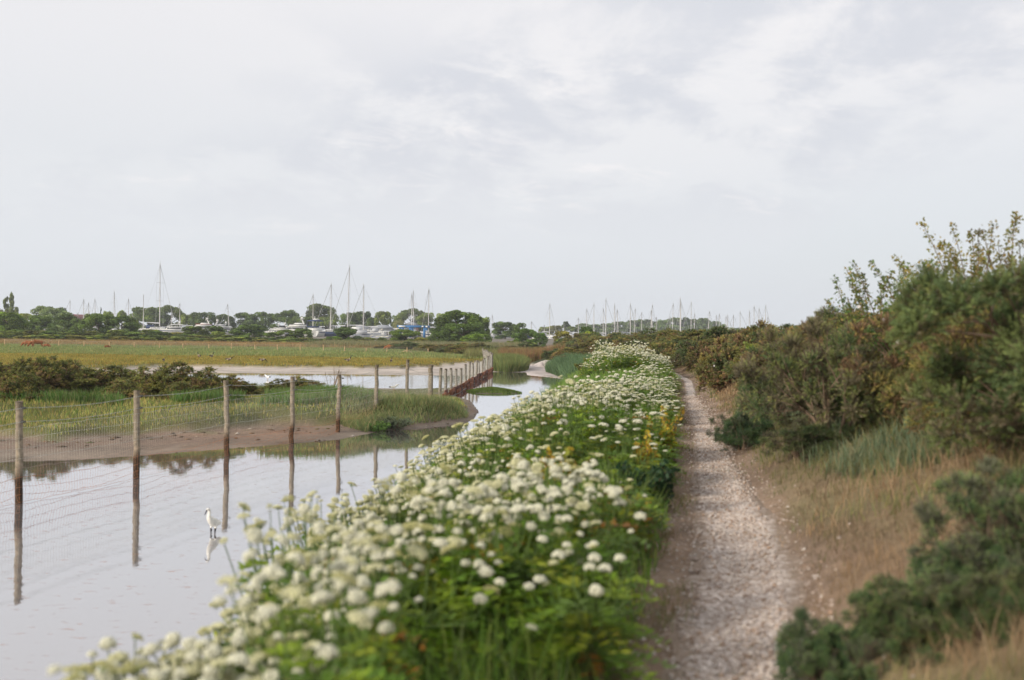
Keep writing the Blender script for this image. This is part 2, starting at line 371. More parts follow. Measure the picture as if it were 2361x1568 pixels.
# loose stones, one mass nobody could count
def stones():
    r = rs(31); n = 15000
    Y = 3.2 + 24 * r.rand(n) ** 1.7; u = r.randn(n) * 0.25 * np.interp(Y, [5, 9, 16], [1, .8, .45]) + .05; u = np.where(r.rand(n) < .3, r.rand(n) * 1.25 - .68, u)
    X = xp(Y) + u; Z = zs(X, Y)
    base = np.array([[1, 0, 0], [0, 1, 0], [-1, 0, 0], [0, -1, 0], [0, 0, .8], [0, 0, -.5]], float)
    f = np.array([[0, 1, 4], [1, 2, 4], [2, 3, 4], [3, 0, 4], [1, 0, 5], [2, 1, 5], [3, 2, 5], [0, 3, 5]])
    sz = (0.006 + 0.013 * r.rand(n) ** 2.2)
    a = r.rand(n) * 6.28; ca, sa = np.cos(a), np.sin(a)
    st = 0.6 + 0.8 * r.rand(n, 6, 1)
    B = base[None] * st * sz[:, None, None]
    V = np.stack([B[..., 0] * ca[:, None] * 1.3 - B[..., 1] * sa[:, None], B[..., 0] * sa[:, None] * 1.3 + B[..., 1] * ca[:, None], B[..., 2]], -1)
    V += np.stack([X, Y, Z + 0.021 * (abs(u) < .33)], 1)[:, None]
    k = r.rand(n); C = np.where(k[:, None] < .5, c(.42, .34, .29), np.where(k[:, None] < .8, c(.56, .49, .44), np.where(k[:, None] < .93, c(.28, .2, .15), c(.40, .28, .20))))
    o = link('gravel', np_mesh('gravel', V.reshape(-1, 3), (f[None] + 6 * np.arange(n)[:, None, None]).reshape(-1, 3), leafy('stone_chip', 0.0, .8, .2, .1), None, np.repeat(C, 6, 0)))
    tag(o, 'loose pale stones scattered along the gravel footpath', 'gravel', kind='stuff')
stones()
def tide_litter():
    r = rs(33); n = 60000; X = -24 + 26 * r.rand(n); Y = 15 + 25 * r.rand(n); _, f = land(X, Y)
    k = (~f['side']) & (f['d'] > 0) & (f['d'] < f['m'] * 1.05) & (f['dl'] > f['dc']) & (r.rand(n) < np.exp(-((f['d'] / np.maximum(f['m'], .1) - .78) / .16) ** 2) * .16 + .010 + .05 * (f['d'] < .12))
    X, Y = X[k], Y[k]; n = len(X); Z = zs(X, Y)
    base = np.array([[1, 0, 0], [0, 1, 0], [-1, 0, 0], [0, -1, 0], [0, 0, .5], [0, 0, -.5]], float); f = np.array([[0, 1, 4], [1, 2, 4], [2, 3, 4], [3, 0, 4], [1, 0, 5], [2, 1, 5], [3, 2, 5], [0, 3, 5]])
    sz = .012 + .05 * r.rand(n) ** 3; a = r.rand(n) * 6.28; B = base[None] * (.5 + r.rand(n, 6, 1)) * sz[:, None, None]; ca, sa = np.cos(a)[:, None], np.sin(a)[:, None]
    V = np.stack([B[..., 0] * ca * 1.8 - B[..., 1] * sa, B[..., 0] * sa * 1.8 + B[..., 1] * ca, B[..., 2]], -1) + np.stack([X, Y, Z + .004], 1)[:, None]
    q = r.rand(n)[:, None]; C = np.where(q < .5, c(.08, .055, .035), np.where(q < .75, c(.20, .13, .08), np.where(q < .9, c(.09, .10, .035), c(.45, .40, .34))))
    o = link('tide_litter', np_mesh('tide_litter', V.reshape(-1, 3), (f[None] + 6 * np.arange(n)[:, None, None]).reshape(-1, 3), MATS['stone_chip'], None, np.repeat(C, 6, 0)))
    tag(o, 'dark weed scraps and clods left along the tide line on the mud', 'litter', kind='stuff')
tide_litter()

# ------------------------------------------------------------------ grass
def blades(name, X, Y, h, w, pal, seed, label, lean=0.45, sink=0.02, bend=True, cat='grass', Z=None, wind=(0, 0), parent=None, gain=1.5):
    r = rs(seed); n = len(X)
    Z = zs(X, Y) if Z is None else Z
    h = h * (0.55 + 0.75 * r.rand(n)); w = w * (0.7 + 0.6 * r.rand(n))
    a = r.rand(n) * 6.283; f = r.rand(n) * 6.283
    d = np.stack([np.cos(a) * lean * r.rand(n) + wind[0], np.sin(a) * lean * r.rand(n) + wind[1]], 1)
    s = np.stack([np.cos(f), np.sin(f)], 1) * w[:, None] * .5
    b = np.stack([X, Y], 1)
    def pt(q, z): return np.concatenate([q, (Z + z)[:, None]], 1)
    mid = b + d * (h * .4)[:, None]; tip = b + d * (h * 1.1)[:, None]
    zt = h * np.sqrt(np.clip(1 - (np.linalg.norm(d, axis=1) * .7) ** 2, .3, 1))
    pal = np.asarray(pal, float) * gain; C = pal[r.randint(0, len(pal), n)] * (0.75 + 0.5 * r.rand(n))[:, None]
    if bend:
        V = np.stack([pt(b - s, 0 * h - sink), pt(b + s, 0 * h - sink), pt(mid + s * .8, zt * .55), pt(mid - s * .8, zt * .55), pt(tip, zt)], 1)
        k = 5 * np.arange(n)
        Fc = [np.stack([k, k + 1, k + 2, k + 3], 1), np.stack([k + 3, k + 2, k + 4], 1)]; m = 5
    else:
        V = np.stack([pt(b - s, 0 * h - sink), pt(b + s, 0 * h - sink), pt(tip, zt)], 1)
        k = 3 * np.arange(n); Fc = [np.stack([k, k + 1, k + 2], 1)]; m = 3
    o = link(name, np_mesh(name, V.reshape(-1, 3), Fc, GRASSM, None, np.repeat(C, m, 0)), parent)
    if label: tag(o, label, cat, kind='stuff')
    return o
def scatter(n, x0, x1, y0, y1, seed, keep, pw=1.0):
    r = rs(seed); X = x0 + (x1 - x0) * r.rand(n); Y = y0 + (y1 - y0) * r.rand(n) ** pw
    vis = abs(X) < Y * 0.56 + 2.5
    X, Y = X[vis], Y[vis]; _, f = land(X, Y)
    k = keep(X, Y, f, r)
    return X[k], Y[k]
# short marsh turf on the near left bank
X, Y = scatter(230000, -26, 1, 21, 60, 41, lambda X, Y, f, r: (~f['side']) & (f['top'] > .25 + .5 * r.rand(len(X))) & (Y < 38 + 3 * r.rand(len(X))) & (f['d'] > 0), 1.0)
nn = nz2(X, Y, .9, 42)
hh = np.where(nn > .15, .15, .22) * np.interp(f_ := Y, [24, 30, 34, 40], [.8, 1.1, .8, .3])
g1 = [(.15, .15, .045), (.19, .175, .05), (.12, .14, .04), (.24, .19, .075), (.10, .14, .04)]
blades('marsh_grass', X, Y, hh * .58, .02, g1, 43, 'short green and yellow marsh turf on the bank behind the wire fence', gain=2.0)
# lush green strip along the foot of the gorse
X, Y = scatter(60000, -20, -4, 27.5, 33, 44, lambda X, Y, f, r: (~f['side']) & (f['top'] > .9) & (nz2(X, Y, .8, 45) > -.1))
blades('long_grass', X, Y, .3, .02, [(.08, .15, .03), (.10, .17, .05), (.07, .12, .03), (.16, .16, .07)], 46, 'longer bright green grass at the foot of the gorse on the marsh')
# tall grass on the hummock at the point
r_ = rs(47); n = 16000; a = r_.rand(n) * 6.28; q = np.sqrt(r_.rand(n))
X = HUM[0] - .2 + np.cos(a) * q * 2.0; Y = HUM[1] - .3 + np.sin(a) * q * 3.3; _, f = land(X, Y); k = (f['d'] > .15) & (~f['side'])
blades('hummock_grass', X[k], Y[k], .22 * (1 + .5 * nz2(X[k], Y[k], 2.2, 99)), .016, [(.15, .185, .07), (.19, .20, .09), (.25, .22, .11), (.11, .16, .06)], 48, 'tall shaggy grass on the hummock at the tip of the marsh bank', lean=1.0, gain=1.7)
# low bushy tufts at water edge of the point and the island
X, Y = scatter(40000, -4, 2, 41, 49, 49, lambda X, Y, f, r: f['di'] < -.05)
blades('island_grass', X, Y, .06, .025, [(.09, .14, .03), (.12, .15, .035), (.07, .11, .025)], 50, 'low green turf on the small flat island in the channel')
# golden saltmarsh and the field behind
X, Y = scatter(150000, -52, 0, 60, 92, 51, lambda X, Y, f, r: (~f['side']) & (f['top'] > .3) & (f['d'] > 0))
blades('saltmarsh_grass', X, Y, .13, .05, [(.22, .165, .035), (.19, .16, .04), (.13, .14, .035), (.24, .16, .04), (.16, .15, .04)], 52, 'golden brown saltmarsh turf where the geese are grazing', bend=False, gain=1.8)
X, Y = scatter(150000, -85, 4, 84, 128, 53, lambda X, Y, f, r: (~f['side']) & (f['top'] > .9))
blades('pasture_grass', X, Y, .25, .07, [(.13, .17, .06), (.16, .18, .06), (.11, .15, .055), (.20, .18, .075)], 54, 'pale green pasture in front of the far post and wire fence', bend=False, gain=1.8)
X, Y = scatter(60000, -85, -8, 122, 142, 55, lambda X, Y, f, r: (~f['side']) & (f['top'] > .9))
blades('seeding_grass', X, Y, .55, .06, [(.29, .18, .09), (.25, .17, .08), (.2, .17, .07)], 56, 'tall rusty seeding grass along the far edge of the pasture', bend=False)
# grassy bank and brown reeds past the board wall
r_ = rs(57); n = 14000; a = r_.rand(n) * 6.28; q = np.sqrt(r_.rand(n))
X = GRN[0] + np.cos(a) * q * 1.5; Y = GRN[1] + np.sin(a) * q * 6; Z = .32 * (1 - q ** 3) - .02
blades('bank_grass', X, Y, .75, .03, [(.11, .15, .05), (.14, .17, .06), (.16, .16, .06)], 58, 'tufted pale green grass on the bank at the end of the board wall', Z=Z, lean=.7)
r_ = rs(59); n = 9000; X = -1 + 5.4 * r_.rand(n); Y = 83 + 4.5 * r_.rand(n)
blades('brown_reeds', X, Y, .95, .035, [(.22, .13, .07), (.18, .11, .06), (.2, .16, .06)], 60, 'short brown reeds at the head of the channel', cat='reeds')
r_ = rs(61); n = 9000; X = 2.8 - 7 * r_.rand(n); Y = 86 + 14 * r_.rand(n)
blades('rough_grass', X, Y, .8, .035, [(.16, .16, .06), (.13, .15, .05), (.2, .17, .08)], 62, 'rough yellow green grass behind the brown reeds', bend=False)
# dark reeds on the right hand shore
r_ = rs(63); n = 15000; Y = 52 + 16 * r_.rand(n); X = xs(Y) + r_.rand(n) * 1.5 - .1
blades('green_reeds', X, Y, .72, .03, [(.085, .14, .07), (.11, .16, .075), (.07, .115, .055)], 64, 'dense blue green reeds along the shore beyond the white flowers', cat='reeds', wind=(-.1, 0))
# dry grass on the bank right of the path
X, Y = scatter(260000, .8, 16, 3.2, 62, 65, lambda X, Y, f, r: (f['s'] > -.02 + .2 * r.rand(len(X)) + .10 * nz2(X, Y, 3.3, 75)) & (nz2(X, Y, 6.0, 76) > -.75) & (f['s'] < 4.5) & (Y < 62), 1.6)
s_ = X - xp(Y) - .42; nn = nz2(X, Y, 1.1, 66)
gk = nn > -.08; ru = (~gk) & (nz2(X, Y, .8, 77) > .12)
russet = [(.31, .215, .13), (.35, .26, .165), (.25, .17, .10), (.21, .155, .09)]
brown = [(.22, .155, .105), (.26, .19, .13), (.17, .12, .08), (.19, .155, .085), (.14, .13, .06)]
olive = [(.16, .155, .06), (.13, .14, .05), (.2, .18, .085), (.24, .19, .10), (.11, .13, .06)]
hh = np.interp(s_, [-.1, .3, 1.0, 2], [.04, .10, .21, .28]) * (1 + .35 * nz2(X, Y, 5.0, 74))
ww = np.interp(Y, [4, 12, 30], [.0045, .008, .018])
bl = (~gk) & (~ru)
blades('dry_grass', X[ru], Y[ru], hh[ru] * 1.15, ww[ru], russet, 67, 'russet straw coloured grass in clumps on the bank right of the path', lean=1.0, gain=1.35)
blades('brown_grass', X[bl], Y[bl], hh[bl] * .8, ww[bl], brown, 78, 'low matted brown grass between the path and the gorse', lean=1.3, gain=1.35)
blades('olive_grass', X[gk], Y[gk], hh[gk], ww[gk], olive, 68, 'patches of olive green grass among the dry grass of the bank', lean=.9)
X, Y = scatter(130000, 2.0, 9, 8.5, 26, 79, lambda X, Y, f, r: (f['s'] > .6 - .25 * nz2(X, Y, 1.1, 83) + .3 * r.rand(len(X))) & (f['s'] < 2.4) & (nz2(X, Y, 1.4, 80) > -.1))
blades('grey_green_grass', X, Y, .25 * (1 + .4 * nz2(X, Y, 2.8, 84)), .010, [(.12, .165, .10), (.15, .19, .11), (.10, .14, .08), (.2, .2, .12)], 81, 'tall grey green grass at the foot of the gorse beyond the bend', lean=.6)
# short worn turf beside the gravel
X, Y = scatter(200000, -1, 8, 3.2, 34, 69, lambda X, Y, f, r: (f['u'] > -.85 - .15 * r.rand(len(X))) & (f['u'] < -.2 - .2 * r.rand(len(X))) & (nz2(X, Y, 1.6, 70) > .05 - 1.9 * (-f['u'] - .3)), 1.7)
blades('verge_grass', X, Y, .085 * (1 + .6 * nz2(X, Y, 4, 82)), np.interp(Y, [4, 30], [.004, .014]), [(.13, .14, .05), (.20, .15, .09), (.10, .12, .04), (.24, .17, .11), (.16, .115, .075), (.17, .16, .07)], 71, 'short trodden grass between the gravel and the flowers', lean=.9)
# green underlayer of the flower bank
X, Y = scatter(130000, -3, 8, 2.2, 56, 72, lambda X, Y, f, r: f['side'] & (f['u'] < -.55) & (f['t'] > .04), 1.7)
blades('undergrowth', X, Y, np.interp(X - xp(Y), [-3, -.9, -.5], [.5, .4, .14]), np.interp(Y, [4, 30], [.009, .03]), [(.09, .16, .025), (.11, .19, .03), (.07, .13, .025), (.15, .19, .045), (.12, .15, .06)], 73, 'lush green grass and leaves under the white flowers', lean=.7, gain=1.85)
# ------------------------------------------------------------------ white umbel flowers
STEMM = leafy('flower_stem', .15)
def dome_points(n, cap, r):
    k = np.arange(n) + .5; z = 1 - (1 - math.cos(cap)) * k / n; th = k * 2.39996 + r.rand() * 6
    s = np.sqrt(1 - z * z); return np.stack([s * np.cos(th), s * np.sin(th), z], 1)
def umbel_mesh(seed, kind):
    """a dome of small florets on fine rays; its stalk joins at the origin"""
    r = rs(seed); mb = MB(); n = {'white': 26, 'cream': 27, 'seed': 26}[kind]; Rr = {'white': .027, 'cream': .037, 'seed': .042}[kind]
    D = dome_points(n, {'white': 1.7, 'cream': 1.35, 'seed': 1.2}[kind], r) * np.array([1, 1, .80 if kind == 'white' else .66]) * (Rr * (.9 + .2 * r.rand(n))[:, None])
    base = np.array([0, 0, -.010])
    cols = {'white': (.78, .77, .61), 'cream': (.70, .685, .43), 'seed': (.55, .53, .25)}[kind]
    for d in D:
        cc = np.array(cols) * (.86 + .22 * r.rand()); rr = {'white': .0088, 'cream': .0078, 'seed': .0062}[kind] * (.85 + .3 * r.rand())
        nrm = unit(d + np.array([0, 0, .02])); t1 = unit(np.cross(nrm, [0.3, .9, .1])); t2 = np.cross(nrm, t1)
        th = np.arange(6) * 1.0472 + r.rand()
        q = .8 + .4 * r.rand(6)
        ring = d + rr * (np.cos(th)[:, None] * t1 + np.sin(th)[:, None] * t2) * q[:, None] - nrm * .004
        low = d + rr * .5 * (np.cos(th)[:, None] * t1 + np.sin(th)[:, None] * t2) - nrm * .008
        Vv = np.concatenate([[d + nrm * .004], ring, low])
        j = np.arange(6); j2 = (j + 1) % 6
        mb.add(Vv, np.stack([0 * j, 1 + j, 1 + j2], 1), 0, cc * (.9 + .2 * r.rand(13))[:, None])
        mb.F.append(np.stack([1 + j2, 1 + j, 7 + j, 7 + j2], 1) + mb.n - 13); mb.M.append(np.zeros(6, int))
        sd = unit(np.cross(d - base, [.2, .4, 1])) * .0012
        e = d - nrm * .009
        mb.add([base - sd, base + sd, e + sd * .7, e - sd * .7], [[0, 1, 2, 3]], 1, (.16, .24, .07))
    return mb.mesh('flower_head', [PETAL, STEMM])
UM = [umbel_mesh(100 + i, 'white') for i in range(4)] + [umbel_mesh(110 + i, 'cream') for i in range(2)] + [umbel_mesh(120 + i, 'seed') for i in range(2)]
def plant_parts(seed, n_leaf=72):
    """stalks, feathery leaves and the places of the flower heads, for a plant one metre tall"""
    r = rs(seed); st = MB(); k = r.randint(20, 28); heads = []
    main = np.array([[0, 0, -.05], [.01 * r.randn(), .01 * r.randn(), .25], [.03 * r.randn(), .03 * r.randn(), .5]])
    st.tube(main, [.009, .008, .006], 5, 0, (.14, .22, .06))
    for i in range(k):
        a = i * 2.4 + r.rand(); rad = (.03 + .33 * math.sqrt((i + .2) / k)); z = 1.0 - .42 * r.rand() * (rad / .3) - .05 * r.rand()
        end = np.array([math.cos(a) * rad, math.sin(a) * rad, z]); s0 = main[1] + (main[2] - main[1]) * r.rand()
        mid = s0 * .45 + end * .55 + np.array([math.cos(a) * .06, math.sin(a) * .06, -.06])
        st.tube([s0, mid, end - [0, 0, .012]], [.005, .004, .003], 4, 0, (.16, .24, .07))
        heads.append((end, r.randn() * .22 + math.cos(a) * .3 * rad / .3, r.randn() * .22 - math.sin(a) * .3 * rad / .3, .55 + .75 * r.rand() * (1 if i else 1.2)))
    lf = MB()
    Vs = []; Cs = []
    for i in range(n_leaf):
        a = r.rand() * 6.283; z0 = .02 + .62 * r.rand(); ln = .18 + .18 * r.rand(); up = .5 * r.rand() + .1
        d = np.array([math.cos(a), math.sin(a), up]); side = np.array([-math.sin(a), math.cos(a), 0])
        o = np.array([math.cos(a) * .03, math.sin(a) * .03, z0])
        t = np.linspace(.18, 1, 9); ax = o + d[None] * (t * ln)[:, None] - np.array([0, 0, 1]) * (.5 * ln * t ** 2)[:, None]
        g = np.array([(.18, .30, .025), (.24, .335, .03), (.14, .25, .035), (.30, .345, .035), (.17, .27, .06)][r.randint(5)])
        if r.rand() < .08: g = np.array([(.42, .30, .03), (.36, .17, .03), (.30, .28, .04)][r.randint(3)])
        for s in (-1, 1):
            L = .060 * np.sin(math.pi * (1 - t * .75)) + .022
            sp = side * s + d * .5 + r.randn(9, 3) * .22; sp = unit(sp); wv_ = unit(np.cross(sp, np.array([0, 0, 1]) + r.randn(9, 3) * .35)) * (L * .20)[:, None]
            m1 = ax + sp * (L * .5)[:, None]
            Vs.append(np.stack([ax, m1 + wv_, ax + sp * L[:, None], m1 - wv_], 1).reshape(-1, 3)); Cs.append(np.repeat(g[None] * (.8 + .4 * r.rand(9))[:, None], 4, 0))
    V = np.concatenate(Vs); nq = len(V) // 4
    lf.add(V, np.arange(nq * 4).reshape(-1, 4), 0, np.concatenate(Cs))
    return st.mesh('stalks', [STEMM]), lf.mesh('leaves', [LEAF]), heads
PV = [plant_parts(200 + i) for i in range(7)]
def joined_plant(i, tone):
    """a whole plant in one mesh, for the ones too far off to show their parts"""
    st, lf, heads = PV[i]; r = rs(300 + i); Vv = []; Fs = []; Ms = []; Cs = []; n = 0
    def take(me, mat_map, M=None):
        nonlocal n
        v = np.empty(len(me.vertices) * 3, np.float32); me.vertices.foreach_get('co', v); v = v.reshape(-1, 3).astype(float)
        if M is not None: v = v @ np.array(M.to_3x3()).T + np.array(M.translation)
        cl = np.empty(len(me.vertices) * 4, np.float32); me.color_attributes['Col'].data.foreach_get('color', cl); Cs.append(cl.reshape(-1, 4)[:, :3])
        ls = np.empty(len(me.polygons), np.int32); lt = ls.copy(); mi = ls.copy()
        me.polygons.foreach_get('loop_start', ls); me.polygons.foreach_get('loop_total', lt); me.polygons.foreach_get('material_index', mi)
        lv = np.empty(len(me.loops), np.int32); me.loops.foreach_get('vertex_index', lv)
        for q in np.unique(lt):
            s = lt == q
            Fs.append(lv[ls[s][:, None] + np.arange(q)] + n); Ms.append(np.array([mat_map[x] for x in mi[s]]))
        Vv.append(v); n += len(v)
    take(st, {0: 1}); take(lf, {0: 2})
    for e, rx, ry, s in heads[:4] if tone == 2 else heads:
        take(UM[pick_head(r, tone)], {0: 0, 1: 1}, Matrix.Translation(Vector(e)) @ Matrix.Rotation(rx, 4, 'Y') @ Matrix.Rotation(ry, 4, 'X') @ Matrix.Scale(s * 1.15, 4))
    return np.concatenate(Vv), Fs, Ms, np.concatenate(Cs)
def pick_head(r, tone):
    q = r.rand()
    if tone != 1: return r.randint(4) if q < .72 else 4 + r.randint(2) if q < .91 else 6 + r.randint(2)
    return r.randint(4) if q < .28 else 4 + r.randint(2) if q < .70 else 6 + r.randint(2)
JP = [(i, tone, joined_plant(i, tone)) for tone in (0, 1, 2) for i in range(5)]
JM = [np_mesh('umbel_plant', V_, F__, [PETAL, STEMM, LEAF], M__, C__) for _, _, (V_, F__, M__, C__) in JP]

# where they stand: denser towards the camera's side of the water, thinning to the path
r_ = rs(401); spots = []
for Y0 in np.arange(2.6, 50, .1):
    w = xp(Y0) - .62 - xs(Y0); n = r_.poisson(.1 * w * (4.6 if Y0 < 12 else 4.2 if Y0 < 30 else 3.0))
    for _ in range(n):
        Yy = Y0 + .1 * r_.rand(); t = .06 + .93 * r_.rand()
        X_ = xs(Yy) + t * w
        if 25 < Yy < 36.5 and t < .8: continue                        # the green gap before the far clump
        if 34 <= Yy and t < .34: continue
        if abs(X_) > Yy * .54 + .9: continue
        if all((X_ - a) ** 2 + (Yy - b) ** 2 > (.23 if Yy < 9 else .28) ** 2 for a, b, _ in spots[-90:]): spots.append((X_, Yy, t))
spots += [(-1.40, 6.6, .04), (-1.28, 5.9, .04), (-1.42, 7.5, .03), (-1.6, 3.55, .1)] + [(float(xs(q)) + .12 + .7 * r_.rand(), q, .2) for q in 5 + 17 * r_.rand(48)] + [(-1.75 + .75 * r_.rand(), 3.0 + 1.1 * r_.rand(), .12) for _ in range(36)]
spots = [s for s in spots if s[1] > 2.9 or s[0] < -.4]
spots.sort(key=lambda s: s[1])
NEAR, MID = 128, 285
rest = []
heads_made = 0
for i, (x, y, t) in enumerate(spots):
    z = ground_z(x, y); r = rs(5000 + i)
    ht = np.interp(t, [0, .12, .3, .5, .8, 1], [.78, .74, .86, .97, .82, .5]) * (.85 + .28 * r.rand()) * np.interp(y, [3, 10, 14, 25, 36, 40], [.95, 1.0, .86, .70, 1.0, 1.3])
    if y < 7.5 and t < .4: ht *= .82
    if y < 6.5 and t > .8: ht *= 1.12
    ht *= 1 + .36 * float(np.clip(nz2(np.array([x]), np.array([y * .8]), 1.35, 402)[0], -1, 1))
    if y < 8 and t > .45: ht = max(ht, .80 if t < .85 else .70)
    if t == .04 or t == .03: ht = 1.2
    if t == .12: ht = .62 + .34 * r.rand()
    tone = 1 if (t < .45 and r.rand() < .85) or (t < .75 and r.rand() < .40) else 0
    gap = float(nz2(np.array([x]), np.array([y * .7]), 1.15, 404)[0]) < -.12 and t > .2 and not (y < 6.2)
    if y < 6.8 and t > .48: tone = 0
    if y < 9 and x / y < -.235: ht = min(ht, .80 if x / y < -.33 else .70)
    rz = r.rand() * 6.283; wd = .85 + .3 * r.rand()
    lt = (r.randn() * .05 - (.10 if t < .25 else 0), r.randn() * .05)
    place = 'at the water side' if t < .3 else 'beside the path' if t > .78 else 'in the middle of the verge'
    dist = 'nearest the camera' if y < 5 else 'a few steps along' if y < 8 else 'part way along' if y < 13 else 'farther along'
    grp = 'white umbel flowers growing between path and water'
    if i < NEAR:
        v = r.randint(len(PV))
        st, lf, heads = PV[v]
        if y < 7 and t > .3: heads = heads + [h for h in PV[(v + 3) % len(PV)][2] if h[0][2] > .78]
        o = empty('umbel_plant', (x, y, z), rz)
        o.rotation_euler = (lt[1], lt[0], rz); o.scale = (wd, wd, ht)
        kindw = 'leafy sparsely flowering umbel plant' if gap else 'cream and fading umbel plant' if tone else 'white umbel plant'
        size = 'tall ' if ht > .98 else 'short ' if ht < .7 else ''
        tag(o, f'{size}{kindw} {place}, {dist}', 'flower', grp)
        link('stalks', st, o); link('leaves', lf, o)
        for e, rx, ry, s in heads:
            if gap and r.rand() < .72: continue
            if t > (.97 if y < 6.8 else .7) and r.rand() < .7: continue
            if y > 6.8 and t > .42 and r.rand() < .30: continue
            hd = link('flower_head', UM[pick_head(r, tone)], o, Vector(e))
            hd.rotation_euler = (ry, rx, r.rand() * 6.28); s *= .95; hd.scale = (s / wd, s / wd, s / ht)
            heads_made += 1
    elif i < MID:
        v = r.randint(5) + 5 * (2 if gap else tone)
        o = link('umbel_plant', JM[v], None, (x, y, z)); o.rotation_euler = (lt[1], lt[0], rz); o.scale = (wd * 1.1, wd * 1.1, ht)
        tag(o, f"{'leafy sparsely flowering' if gap else 'cream and fading' if tone else 'white'} umbel plant {place}, {dist}", 'flower', grp)
    else:
        rest.append((x, y, z, rz, wd * 1.15, ht, r.randint(5) + 5 * (2 if gap else tone)))
print('plants', len(spots), 'heads', heads_made)
# beyond those: one far mass
Vv, Fs, Ms, Cs, n = [], [], [], [], 0
for x, y, z, rz, wd, ht, v in rest:
    V_, F__, M__, C__ = JP[v][2]; ca, sa = math.cos(rz), math.sin(rz)
    W = np.stack([(V_[:, 0] * ca - V_[:, 1] * sa) * wd + x, (V_[:, 0] * sa + V_[:, 1] * ca) * wd + y, V_[:, 2] * ht + z], 1)
    Vv.append(W); Fs += [f + n for f in F__]; Ms += M__; Cs.append(C__); n += len(W)
o = link('distant_flowers', np_mesh('distant_flowers', np.concatenate(Vv), Fs, [PETAL, STEMM, LEAF], Ms, np.concatenate(Cs)))
tag(o, 'far drift of white umbel flowers where the path bends out of sight', 'flowers', kind='stuff')

# ------------------------------------------------------------------ gorse
def gorse_meshes(seed, shoots, needles, wid, far=False):
    """unit bush (about 2 m across, 1.5 m tall): spiny shoots over lumpy lobes, and bare branches inside"""
    r = rs(seed); lob = []
    for i in range(16):
        a = r.rand() * 6.283; q = math.sqrt(r.rand()) * .72
        lob.append((math.cos(a) * q, math.sin(a) * q, .20 + .95 * r.rand() * (1 - .55 * q), .26 + .18 * r.rand()))
    lob = np.array(lob); tone = r.rand(16)
    nt_ = 150; kt = r.randint(0, 16, nt_); dt = unit(r.randn(nt_, 3) + np.array([0, 0, .4]))
    tc_ = lob[kt, :3] + dt * (lob[kt, 3] * (.75 + .3 * r.rand(nt_)))[:, None]; tr = .07 + .075 * r.rand(nt_); tt_ = tone[kt] * .7 + .3 * r.rand(nt_)
    k = r.randint(0, nt_, shoots); d0 = unit(r.randn(shoots, 3) + dt[k] * .7 + np.array([0, 0, .3])); inner = r.rand(shoots)
    org = tc_[k] + d0 * (tr[k] * np.where(inner < .2, .2, .55 + .35 * r.rand(shoots)))[:, None]
    ok = org[:, 2] > .02; org = org[ok]; d0 = d0[ok]; k = k[ok]; inner = inner[ok]; S = len(org)
    ax = unit(d0 + np.array([0, 0, .30]) + r.randn(S, 3) * .25)
    ln = (.045 + .06 * r.rand(S)) * (1.4 if far else 1)
    green = np.array([(.155, .17, .065), (.185, .195, .075), (.13, .155, .07), (.25, .235, .09), (.33, .28, .115)])
    dead = np.array([(.20, .145, .10), (.27, .195, .13), (.15, .11, .075)])
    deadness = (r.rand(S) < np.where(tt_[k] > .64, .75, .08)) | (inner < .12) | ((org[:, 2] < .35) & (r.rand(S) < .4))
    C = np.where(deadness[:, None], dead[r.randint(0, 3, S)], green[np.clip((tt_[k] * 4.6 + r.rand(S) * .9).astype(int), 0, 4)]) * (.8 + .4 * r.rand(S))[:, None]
    N = needles
    t = np.linspace(.02, 1, N)[None] * np.ones((S, 1)); th = np.arange(N)[None] * 2.4 + r.rand(S, 1) * 6
    t1 = unit(np.cross(ax, r.randn(S, 3))); t2 = np.cross(ax, t1)
    out = np.cos(th)[..., None] * t1[:, None] + np.sin(th)[..., None] * t2[:, None]
    nd = unit(out * (1.1 - .5 * t)[..., None] + ax[:, None] * (.25 + .7 * t)[..., None])
    nl = ((.030 - .010 * t) * (2.4 if far else 1))
    b = org[:, None] + ax[:, None] * (t * ln[:, None])[..., None]
    tang = unit(np.cross(nd, ax[:, None] + .4 * r.randn(S, N, 3))) * (wid * (.7 + .6 * r.rand(S, N, 1)))
    V = np.stack([b - tang, b + tang, b + nd * nl[..., None]], 2)
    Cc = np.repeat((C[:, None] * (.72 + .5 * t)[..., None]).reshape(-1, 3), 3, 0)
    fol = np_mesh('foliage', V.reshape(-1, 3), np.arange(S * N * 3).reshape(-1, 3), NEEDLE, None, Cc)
    br = MB()
    for i in range(16):
        e = lob[i, :3] + np.array([0, 0, lob[i, 3] * .4]); m = e * np.array([.4, .4, .45]) + r.randn(3) * .05
        br.tube([[r.randn() * .08, r.randn() * .08, -.12], m, e], [.03, .02, .008], 5)
        for _ in range(4):
            f = e + unit(r.randn(3) + [0, 0, .3]) * lob[i, 3] * .9
            br.tube([m + (e - m) * r.rand(), f], [.009, .004], 3)
    return fol, br.mesh('branches', [TWIG])
GN = [gorse_meshes(500 + i, 11000, 17, .0040) for i in range(3)]
GF = [gorse_meshes(520 + i, 3000, 13, .011, True) for i in range(4)]
def gorse(x, y, w, h, label, group=None, seed=0, far=None, z=None, tint=None, cat='gorse bush', sink=.05):
    r = rs(9000 + seed); far = (y > 21) if far is None else far
    fol, br = (GF if far else GN)[r.randint(4 if far else 3)]
    o = empty('gorse_bush', (x, y, (ground_z(x, y) if z is None else z) - sink), r.rand() * 6.28); o.scale = (w / 2.0, w / 2.0 * (.9 + .2 * r.rand()), h / 1.5)
    tag(o, label, cat, group)
    f = link('foliage', fol, o); link('branches', br, o)
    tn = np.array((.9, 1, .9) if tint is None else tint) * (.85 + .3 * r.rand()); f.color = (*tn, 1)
    return o
